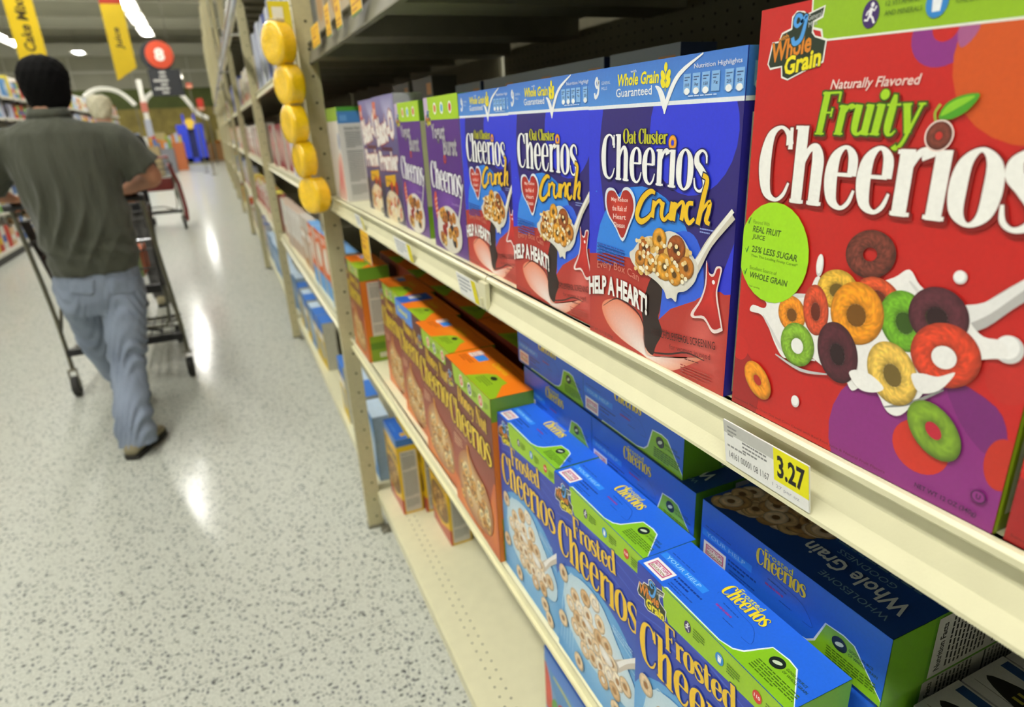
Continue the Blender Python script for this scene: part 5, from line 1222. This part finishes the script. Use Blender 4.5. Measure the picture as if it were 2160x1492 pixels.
# ---- the white haired shopper ahead
WO = V((-.80, 6.7, 0)); w2 = empty('person', WO)
tag(w2, 'person with white hair and black top standing ahead beyond the man', 'person')
b = MB(); h2 = V((-.825, 6.72, 1.735)); head(b, h2, .95)
sh = [V((-1.0, 6.7, 1.46)), V((-.62, 6.7, 1.46))]; el = [V((-1.06, 6.78, 1.18)), V((-.56, 6.78, 1.18))]; wr_ = [V((-.98, 7.0, 1.08)), V((-.64, 7.0, 1.08))]
limb(b, [(h2+V((0, -.02, -.05)), .055), (V((-.81, 6.7, 1.57)), .055), (V((-.81, 6.7, 1.48)), .08)])
b.rings([ringpts(V((-.81, 6.7, z)), V((rx, 0, 0)), V((0, ry, 0)), 18) for z, rx, ry in ((1.50, .12, .08), (1.40, .17, .10), (1.15, .15, .10), (.92, .16, .11))])
for i in (0, 1):
    limb(b, [(sh[i], .05), (el[i], .04), (wr_[i], .028)])
    for j in range(4): b.tube([wr_[i]+V((-.03+.02*j, .01, -.005)), wr_[i]+V((-.03+.02*j, .07, -.01)), wr_[i]+V((-.03+.02*j, .095+.008*math.sin(j), -.035))], [.011, .0095, .008], 8)
    sphere(b, wr_[i]+V((0, .03, -.005)), (.042, .05, .018)); b.tube([wr_[i]+V((.03*(1-2*i), .01, 0)), wr_[i]+V((.055*(1-2*i), .05, -.01))], [.012, .009], 8)
    x = -.9+.18*i; limb(b, [(V((x, 6.7, .92)), .08), (V((x, 6.72, .5)), .052), (V((x, 6.7, .1)), .035)])
fuse(b, 'body', M['skin2'], .009, w2, 3, off=WO)
h = MB(); rs = []
for z, rx, ry, dy in ((-.07, .06, .05, -.04), (-.03, .086, .088, -.016), (.02, .096, .104, -.012), (.06, .096, .106, -.010), (.095, .080, .090, -.008), (.122, .04, .05, -.006)): rs.append(ringpts(h2+V((0, dy, z)), V((rx, 0, 0)), V((0, ry, 0)), 18))
h.rings(rs); fuse(h, 'hair', M['hair_white'], .010, w2, 3, wr=lambda p: .004*math.sin(p.x*90)*math.sin(p.z*80), off=WO)
T = MB(); T.rings([ringpts(V((-.81, 6.7, z)), V((rx, 0, 0)), V((0, ry, 0)), 20, 2.3) for z, rx, ry in ((1.57, .065, .06), (1.53, .13, .09), (1.46, .20, .11), (1.3, .20, .13), (1.05, .19, .14), (.86, .19, .14))])
for i in (0, 1): limb(T, [(sh[i], .075), (el[i], .06), (wr_[i]*.8+el[i]*.2, .045)])
fuse(T, 'jacket', M['black_cloth'], .014, w2, 4, off=WO)
T = MB(); T.rings([ringpts(V((-.81, 6.7, z)), V((rx, 0, 0)), V((0, ry, 0)), 18) for z, rx, ry in ((.95, .16, .12), (.80, .17, .12))])
for i in (0, 1): x = -.9+.18*i; limb(T, [(V((x, 6.7, .86)), .095), (V((x, 6.72, .5)), .075), (V((x, 6.7, .10)), .065)])
fuse(T, 'trousers', M['grey_cloth'], .014, w2, 4, off=WO)
for i in (0, 1): shoe(w2, (-.9+.18*i, 6.7), 0, WO)

# ------------------------------------------------------------------ shopping carts
M['cart_paint'] = mat('cart_frame_enamel', '6f6c5c', rough=.35, metal=.5, noise=.1)
M['cart_dark'] = mat('dark_cart_wire', '34332f', rough=.4, metal=.5, noise=.12)
M['red_plastic'] = mat('red_plastic', '7d1f1c', rough=.4, noise=.1)
def cart(loc, rz, label, frame='cart_paint', wire='cart_dark', red=False, hz=BZ, sc=1.0):
    t = empty('shopping_cart', loc, (0, 0, rz)); t.scale = (sc, sc, sc)
    W = .325
    f = MB()
    for s in (-1, 1):
        f.tube([(s*W, 0, .17), (s*W, 0, .30), (s*(W-.005), -.04, .5), (s*(W-.012), -.12, .72), (s*(W-.02), -.30, hz-.02), (s*(W-.02), -.35, hz)], .0125, 8)
        f.tube([(s*W, 0, .27), (s*(W-.04), .45, .25), (s*.22, .86, .20)], .0125, 8)
        f.tube([(s*.27, .10, .60), (s*.26, .16, .45), (s*.24, .22, .33), (s*.20, .32, .27), (s*.1, .36, .27), (0, .36, .27)], .009, 8)
        f.tube([(s*W, -.02, .40), (s*.28, .02, .60)], .010, 8)
    f.tube([(-.22, .86, .20), (.22, .86, .20)], .0125, 8); f.build('frame', frame, t)
    k = MB(); k.box(-W, -.02, .255, W, .025, .295)
    for i in range(9): x = -.26+i*.065; k.tube([(x, 0, .285), (x*.75, .84, .225)], .005, 6)
    for i in range(4): y = .18+i*.2; k.tube([(-W+.07*y, y, .275-.06*y), (W-.07*y, y, .275-.06*y)], .005, 6)
    k.tube([(-.20, .10, .30), (-.08, .02, .36), (.08, .02, .36), (.20, .10, .30)], .010, 6)
    k.build('lower_rack', 'black_plastic', t)
    # basket
    def side(u, v, s): # u 0..1 rear->front, v 0..1 bottom->top
        y0 = .02-.22*v; y1 = .70+.14*v; w0 = .265+.035*v; w1 = .20+.03*v; z = .62+.02*u+(hz-.09-.62-.06*u)*v
        return V((s*(w0+(w1-w0)*u), y0+(y1-y0)*u, z))
    q = MB()
    for s in (-1, 1):
        for i in range(24): q.tube([side(i/23, 0, s), side(i/23, 1, s)], .0028, 5)
        for j in (0, .25, .5, .75, 1): q.tube([side(0, j, s), side(1, j, s)], .005 if j in (0, 1) else .0035, 5)
    for e, nn in ((0, 12), (1, 9)):
        for i in range(nn):
            g = i/(nn-1); q.tube([side(e, 0, -1).lerp(side(e, 0, 1), g), side(e, 1, -1).lerp(side(e, 1, 1), g)], .0028, 5)
        for j in (0, .25, .5, .75, 1): q.tube([side(e, j, -1), side(e, j, 1)], .005, 5)
    for i in range(14): q.tube([side(i/13, 0, -1), side(i/13, 0, 1)], .003, 5)
    q.build('basket', wire, t)
    if not red:
        c = MB()
        for s in (-1, 1):
            for a_, b_ in ((0, .13), ):
                pts = [side(a_, 0, s), side(b_, 0, s), side(b_, 1, s), side(a_, 1, s)]; o_ = V((s*.006, 0, 0)); c.rings([[p+o_ for p in pts], [p+o_*2 for p in pts]])
        c.box(-.265, .0, .575, .265, .035, .625); c.build('corner_panel', 'black_plastic', t)
        c = MB()
        for i in range(10): g = i/9; a_ = side(0, .55, -1).lerp(side(0, .55, 1), g); c.tube([a_, a_+V((0, .16, .02))], .0035, 5)
        c.tube([side(0, .55, -1)+V((0, .16, .02)), side(0, .55, 1)+V((0, .16, .02))], .005, 6); c.build('child_seat', 'chrome', t)
    else:
        c = MB()
        for s in (-1, 1):
            pts = [side(0, -.05, s), side(1, -.05, s), side(1, .8, s), side(0, .95, s)]; o_ = V((s*.008, 0, 0)); c.rings([[p+o_ for p in pts], [p+o_*2 for p in pts]])
        pts = [side(0, -.05, -1), side(0, -.05, 1), side(0, .45, 1), side(0, .45, -1)]; c.rings([[p+V((0, -.01, 0)) for p in pts], [p+V((0, -.02, 0)) for p in pts]])
        c.tube([(W-.02, -.33, hz-.1), (W+.03, -.05, .7), (W+.05, .02, .3), (W+.04, .0, .12)], .03, 8); c.build('side_panel', 'red_plastic', t)
    hb_ = MB(); hb_.tube([(-W+.02, -.35, hz), (W-.02, -.35, hz)], .0155, 12)
    for s in (-1, 1): hb_.lathe([(.021, -.025), (.021, .025)], (s*(W-.025), -.35, hz), 'x', 12)
    hb_.build('handle', 'red_plastic' if red else 'black_plastic', t)
    for s, y, x in ((-1, 0, W), (1, 0, W), (-1, .86, .22), (1, .86, .22)):
        w = MB(); w.lathe([(.02, -.016), (.060, -.018), (.0635, -.010), (.0635, .010), (.060, .018), (.02, .016)], (s*x, y-.02, .0635), 'x', 20); wo = w.build('wheel', 'rubber', t)
        g = MB()
        for d in (-.022, .022): g.box(s*x+d-.002, y-.035, .05, s*x+d+.002, y+.0, .165)
        g.box(s*x-.024, y-.035, .163, s*x+.024, y+.012, .172); g.build('fork', 'steel', wo)
    return tag(t, label, 'shopping cart')
cart((-.735, 4.5, 0), 0, 'grey wire shopping cart with dark basket pushed by the man in the green shirt')
rc = cart((-1.04, 12.3, 0), -.05, 'red sided shopping cart left in the aisle ahead of the shoppers', red=True, hz=1.1, sc=1.08)
b = MB(); b.box(-.2, -.1, .0, .12, .25, .22, 'dfe3e8'); b.box(-.2, -.101, .05, .12, -.1, .12, '4a6a9c'); tag(b.build('grocery_bag', 'paper', None, loc=(-1.04, 12.5, .72)), 'white and blue parcel lying in the red sided cart', 'parcel')
b = MB(); b.box(-.12, 0, 0, .13, .4, .16, 'c8602c', {'-y': '7d8c5a'}); b.box(-.10, -.0006, .03, .10, 0, .12, 'd8d0b0'); tag(b.build('grocery_parcel', 'paper', None, loc=(-.70, 4.72, .645)), 'orange and green parcel in the basket of the nearer cart', 'parcel')
# ------------------------------------------------------------------ left hand shelves
M['black_kick'] = mat('black_kick_plate', '1f1e1c', rough=.5, noise=.1)
LX = -2.82
for (ya, yb2, lb) in ((7.0, 13.0, 'nearer'), (13.05, 19.0, 'middle'), (19.05, 27.0, 'farther')):
    t = empty('gondola_shelving', (LX, ya, 0)); L = yb2-ya
    b = MB(); b.box(-.55, 0, 0, -.53, L, 2.7); b.build('back_sheet', 'white_paint', t)
    b = MB(); b.box(-.53, 0, .0, -.02, L, .10); b.build('kick_plate', 'black_kick', t)
    b = MB(); b.box(-.53, 0, .10, 0, L, .15); b.build('base_deck', 'white_paint', t)
    for z in (.62, 1.05, 1.47, 1.88, 2.20):
        b = MB(); b.box(-.53, 0, z-.012, 0, L, z); b.box(-.004, 0, z-.04, .004, L, z+.004); s_ = b.build('shelf_board', 'white_paint', t)
        g = MB(); y = .2
        while y < L-.3: g.box(.0045, y, z-.10, .007, y+.12, z-.03, '1a1a1c'); y += rg.uniform(.3, .6)
        g.build('tag_strip', 'paper', s_)
    tag(t, 'white shelving on the left side of the aisle, %s section' % lb, 'shelving')
nl = 0; rest = MB()
for z, kinds in ((2.204, ['bluewhite', 'lilac', 'blue']), (1.884, ['cream', 'lilac', 'red', 'blue']), (1.474, ['green', 'cream', 'yellowblue', 'white']), (1.054, ['blue', 'yellowblue', 'white']), (.624, ['bluewhite', 'blue', 'cream', 'yellowblue']), (.154, ['white', 'blue', 'yellowblue'])):
    y = 7.4; k = 0
    while y < 26.7:
        kd = rg.choice(kinds); w = KW[kd]+.02
        if 12.9-w < y < 13.1: y = 13.12
        if 18.9-w < y < 19.1: y = 19.12
        hz = {2.204: .38, 1.884: .27, 1.474: .33, 1.054: .35, .624: .34, .154: .38}[z]
        vis = (9.8 < y < 13.2)
        if vis and nl < 60:
            o = copy_tree(KINDS[kd]) if kd in used else KINDS[kd]; used[kd] = 1; o.location = (LX-.03, y+w/2, z+.0004); o.rotation_euler = (0, 0, PI); o.scale = (1, 1, min(1.0, (hz-.05)/.3)*.95 if kd != 'green' else 2.4)
            tag(o, '%s on the left white shelving, %s level, number %d' % (CN[kd], {2.204: 'first', 1.884: 'second', 1.474: 'third', 1.054: 'fourth', .624: 'fifth', .154: 'lowest'}[z], k+1), 'grocery box', 'grocery boxes on the left hand shelving'); nl += 1; k += 1
        else:
            c = rg.choice(['b8c4dc', 'e4e2da', '5a7ab8', 'd8c84a', 'c84a3a', '7aa85a', 'd8b48a', 'e8e6e0', 'c8382c']); h = hz*rg.uniform(.6, .88)
            rest.box(LX-.12, y, z, LX-.02, y+w-.02, z+h, c); rest.box(LX-.02, y+.02, z+h*.3, LX-.0195, y+w-.04, z+h*.6, rg.choice(['f0efe8', 'd8382c', '3a5aa8', 'e8c83a']))
        y += w
tag(rest.build('grocery_boxes', 'far_card'), 'rows of small mixed groceries filling the left white shelving', 'grocery boxes', kind='stuff')

for kd, o in KINDS.items():
    if kd not in used:
        for c in list(COL.objects):
            if c.parent is o: bpy.data.objects.remove(c)
        bpy.data.objects.remove(o)
# ------------------------------------------------------------------ hanging banners
M['banner'] = mat('yellow_banner_vinyl', attr=True, rough=.45, noise=.04, nscale=6)
def banner(x0, x1, y, zb0, zb1, zt, text, tz0, tz1, label, red=None):
    t = empty('hanging_banner', (x0, y, 0)); W = x1-x0
    b = MB(); P = [(0, zb0), (W, zb1), (W, zt), (0, zt)]
    b.rings([[V((x, yy, z)) for x, z in P] for yy in (0, .006)], 'e6c40c'); s_ = b.build('sheet', 'banner', t)
    a = Art(W*1000, (zt-zb0)*1000, (0, 0, zb0), (1, 0, 0), (0, 0, 1))
    a.text(text, W*1000*.70, (tz0-zb0)*1000, (tz1-tz0)*1000, W*1000*.40, '4a3c10', rot=PI/2, bold=.03, shear=.15)
    if red: a.rect(0, (red-zb0)*1000, W*1000, (zt-zb0)*1000, 'c0341c')
    a.build('lettering', 'banner', s_)
    r = MB(); r.tube([(-.03, .003, zt), (W+.03, .003, zt)], .008, 6)
    for x in (0.02, W-.02): r.tube([(x, .003, zt), (x, .003, ZC)], .003, 5)
    r.build('hanger_wire', 'steel', t); tag(t, label, 'banner')
banner(-2.32, -1.97, 12.0, 2.60, 2.60, 4.4, 'Cake Mixes', 2.72, 3.52, 'yellow hanging banner reading Cake Mixes above the man with black hair')
banner(-1.155, -.86, 12.0, 2.32, 2.50, 3.9, 'Juice', 2.75, 3.04, 'yellow pointed banner reading Juice beside the long strip lamp', red=3.36)

# aisle sign 8
y8 = 20.0; c8 = at(336, 115, y8); t = empty('aisle_sign', (c8.x, y8, 0)); r8 = .325
b = MB(); b.lathe([(r8, -.0), (r8, .05)], (0, 0, c8.z), 'y', 32, 'd8481e'); d_ = b.build('number_disc', 'banner', t)
a = Art(2*r8*1000, 2*r8*1000, (-r8, 0, c8.z-r8), (1, 0, 0), (0, 0, 1)); a.l = 300
a.text('8', 210, 170, 230, 310, 'f0eee6', bold=.05); a.build('number', 'banner', d_)
b = MB(); b.lathe([(r8+.06, .052), (r8+.06, .09)], (-.06, 0, c8.z-.03), 'y', 32, '23252a'); b.build('shadow_disc', 'banner', t)  # dark disc offset behind the number disc, shaped as its drop shadow
b = MB(); x0, x1, z1, z0 = -.36, .40, c8.z-r8-.02, c8.z-r8-.66; b.box(x0, .0, z0, x1, .04, z1, '2b2e33'); d_ = b.build('aisle_board', 'banner', t)
a = Art(760, 640, (x0, 0, z0), (1, 0, 0), (0, 0, 1)); a.l = 300
for k, w in enumerate((240, 260, 560, 250, 580, 260)): a.small(380-w/2, 540-k*96, w, 1, 110, 'e4e4e0', seed=k+3)
a.build('lettering', 'banner', d_)
b = MB()
for x in (-.25, .25): b.tube([(x, .06, c8.z+.2), (x, .06, ZC)], .006, 6)
b.build('hanger_rod', 'steel', t); tag(t, 'round orange sign with number 8 over a dark aisle board', 'sign')

# ------------------------------------------------------------------ far end of the store
M['blue_plastic'] = mat('blue_display_plastic', '2a3fc8', rough=.4, noise=.06); M['navy'] = mat('navy_panel', '16205a', rough=.5, noise=.2, nscale=8)
t = empty('display_rack', (0, 0, 0)); yb = 39.0; L0, R0 = at(385, 332, yb).x, at(440, 330, yb).x
zt = at(405, 262, yb).z; b = MB()
b.box(L0, yb, .12, L0+.5, yb+.6, zt); b.box(R0-.42, yb, .12, R0, yb+.6, zt); b.box(L0, yb, .12, R0, yb+.6, .34); b.build('side_panel', 'blue_plastic', t)
b = MB(); b.box(L0+.5, yb+.2, .34, R0-.42, yb+.6, zt-.1); b.build('inner_panel', 'navy', t)
b = MB(); b.box(L0-.02, yb-.05, 0, R0+.02, yb+.6, .12); b.build('base', 'steel', t)
b = MB(); b.box(L0+.35, yb+.1, zt, L0+.45, yb+.2, zt+.5); b.box(R0-.4, yb+.1, zt, R0-.3, yb+.2, zt+.5); b.build('upright', 'blue_plastic', t)
b = MB(); b.lathe([(.26, 0), (.26, .05)], ((L0+R0)/2+.05, yb+.02, zt+.02), 'y', 20, 'd8b43a'); b.build('round_badge', 'banner', t)
tag(t, 'large bright blue display rack with dark middle at the end of the aisle', 'display rack')

def arch(pts, y, r, name, label):
    t = empty(name, (0, y, 0)); b = MB(); P = catmull([tuple(at(u, v, y)-V((0, y, 0))) for u, v in pts], 5); b.tube(P, r, 10); b.build('bow', 'white_paint', t)
    q = MB()
    for p in (P[0], P[-1]): q.tube([(p[0], 0, 0), (p[0], 0, p[2])], .022, 8)
    q.build('upright', 'steel', t); tag(t, label, 'arch')
arch([(302, 228), (310, 206), (330, 192), (355, 190), (382, 200), (402, 222), (418, 240), (440, 250)], 36.0, .10, 'entrance_arch', 'cream tubular arch over the end of the aisle above the blue rack')
arch([(178, 205), (195, 192), (218, 187), (245, 192), (268, 206), (285, 222)], 35.0, .10, 'entrance_arch', 'cream tubular arch seen between the banner and the aisle end')
# checkout pole lights
for (u, vt, vb, y, lb) in ((398, 176, 186, 30, 'small red lamp on a thin pole below the strip lamp'), (420, 208, 233, 28, 'red block lamp on a pole near the shelf ends')):
    t = empty('pole_lamp', (0, 0, 0)); p, q = at(u, vt, y), at(u, vb, y)
    b = MB(); b.box(p.x-.11, y-.1, q.z, p.x+.11, y+.1, p.z, 'c8301e'); b.box(p.x-.1, y-.101, q.z+.02, p.x+.1, y-.1, q.z+.1, 'e8b090'); b.build('lamp_block', 'banner', t); b = MB(); b.tube([(p.x, y, 0), (p.x, y, q.z)], .02, 8); b.lathe([(.12, 0), (.12, .03)], (p.x, y, 0), 'z', 14); b.build('pole', 'steel', t); tag(t, lb, 'lamp')
t = empty('sign_column', (0, 0, 0)); p = at(291, 168, 33); b = MB(); b.box(p.x-.09, 33, 0, p.x+.09, 33.2, p.z); b.build('column', 'white_paint', t)
b = MB(); b.box(p.x-.13, 32.96, 2.5, p.x+.13, 33.0, 2.9, 'b86a58'); b.box(p.x-.13, 32.955, 1.3, p.x+.13, 32.96, 2.2, 'a8acb8'); b.build('poster', 'banner', t); tag(t, 'white column with red and pale posters at the aisle end', 'column')

# bins of goods standing in the cross aisle
for i, (x, y, hb_, c) in enumerate(((-2.75, 29.5, 1.15, '8a7a5a'), (-2.35, 31.5, 1.0, '6a6a70'), (-2.0, 33.6, 1.2, '9a5a3a'), (-3.1, 27.6, 1.3, '7a8a9a'))):
    t = empty('display_bin', (x, y, 0)); b = MB(); b.box(0, 0, 0, .75, .6, hb_, c, {'-y': shade(c, 1.25)}); b.build('bin', 'far_card', t)
    g = MB()
    for j in range(16):
        gx, gy = .03+(j % 5)*.14, .05+(j//5)*.13; g.box(gx, gy, hb_, gx+.11, gy+.1, hb_+rg.uniform(.15, .4), rg.choice(['c8b84a', 'c84a3a', 'e4e2da', '5a7ab8', '7aa85a', 'd8883a', '3a3a44', 'b8c4dc']))
    go = g.build('small_packets', 'far_card', t); go['kind'] = 'stuff'
    tag(t, 'waist high bin of mixed packets at the aisle end, %s' % ('behind the front pair', 'greyish one', 'rust brown one', 'pale blue one nearest the shelving')[i], 'display bin')
# produce stands with heaped crates in front of the back wall
k = 0
for y, zs in ((42.9, .95), (41.6, .55)):
    for i in range(9):
        x = -8.6+i*1.08+(.3 if y < 42 else 0)
        if x > .6 or (y < 42 and x > -2.6): continue
        t = empty('produce_crate', (x, y, 0)); b = MB(); b.box(0, 0, 0, .95, .7, zs, 'a5784a'); b.box(.03, .03, zs, .92, .67, zs+.02, '8a6238'); b.build('crate', 'far_card', t)
        c = ['d87a1e', 'c8a82a', 'b03a22', '7a9a32', 'd8c03a', 'c8641e', '8a3a28', 'd89a3a'][k % 8]; f = MB()
        for j in range(38):
            q = MB; cx, cy = rg.uniform(.1, .85), rg.uniform(.08, .62); n0 = len(f.v); sphere(f, (cx, cy, zs+.06+.10*math.sin(PI*cx/.95)*rg.uniform(.4, 1)), (.065,)*3, 8, 6); f.c[n0:] = [(*lin(shade(c, rg.uniform(.85, 1.1))), 1)]*(len(f.v)-n0)
        fo = f.build('fruit_heap', 'far_card', t, True); fo['kind'] = 'stuff'
        s_ = MB(); s_.box(.2, .1, zs+.16, .75, .12, zs+.75, ['c8b87a', 'b8a45a', 'd8c890'][k % 3]); s_.box(.47, .12, zs, .49, .14, zs+.3, '5a5a50'); s_.build('price_board', 'far_card', t)
        tag(t, 'wooden crate heaped with fruit by the back wall, %s from left in the %s row' % (NN[i], 'back' if y > 42 else 'front'), 'crate', 'fruit crates by the back wall'); k += 1
# wall vent and pipes
b = MB(); p = at(147, 60, 43.4); q = at(182, 69, 43.4); b.box(p.x, 43.38, q.z, q.x, 43.49, p.z, '4a4a44')
for i in range(6): z = q.z+(p.z-q.z)*(i+.3)/6; b.box(p.x+.02, 43.36, z, q.x-.02, 43.38, z+.02, '2a2a28')
tag(b.build('wall_vent', 'far_card'), 'dark rectangular vent high on the back wall trim', 'vent')
for i, x in enumerate((-9.3, -6.4, -3.5, -.6)):
    b = MB(); b.box(x, 43.93, 3.72, x+.05, 43.999, 5.7); tag(b.build('wall_batten', 'white_paint'), 'vertical batten on the back wall, %s from left' % NN[i], 'batten', 'battens on the back wall')
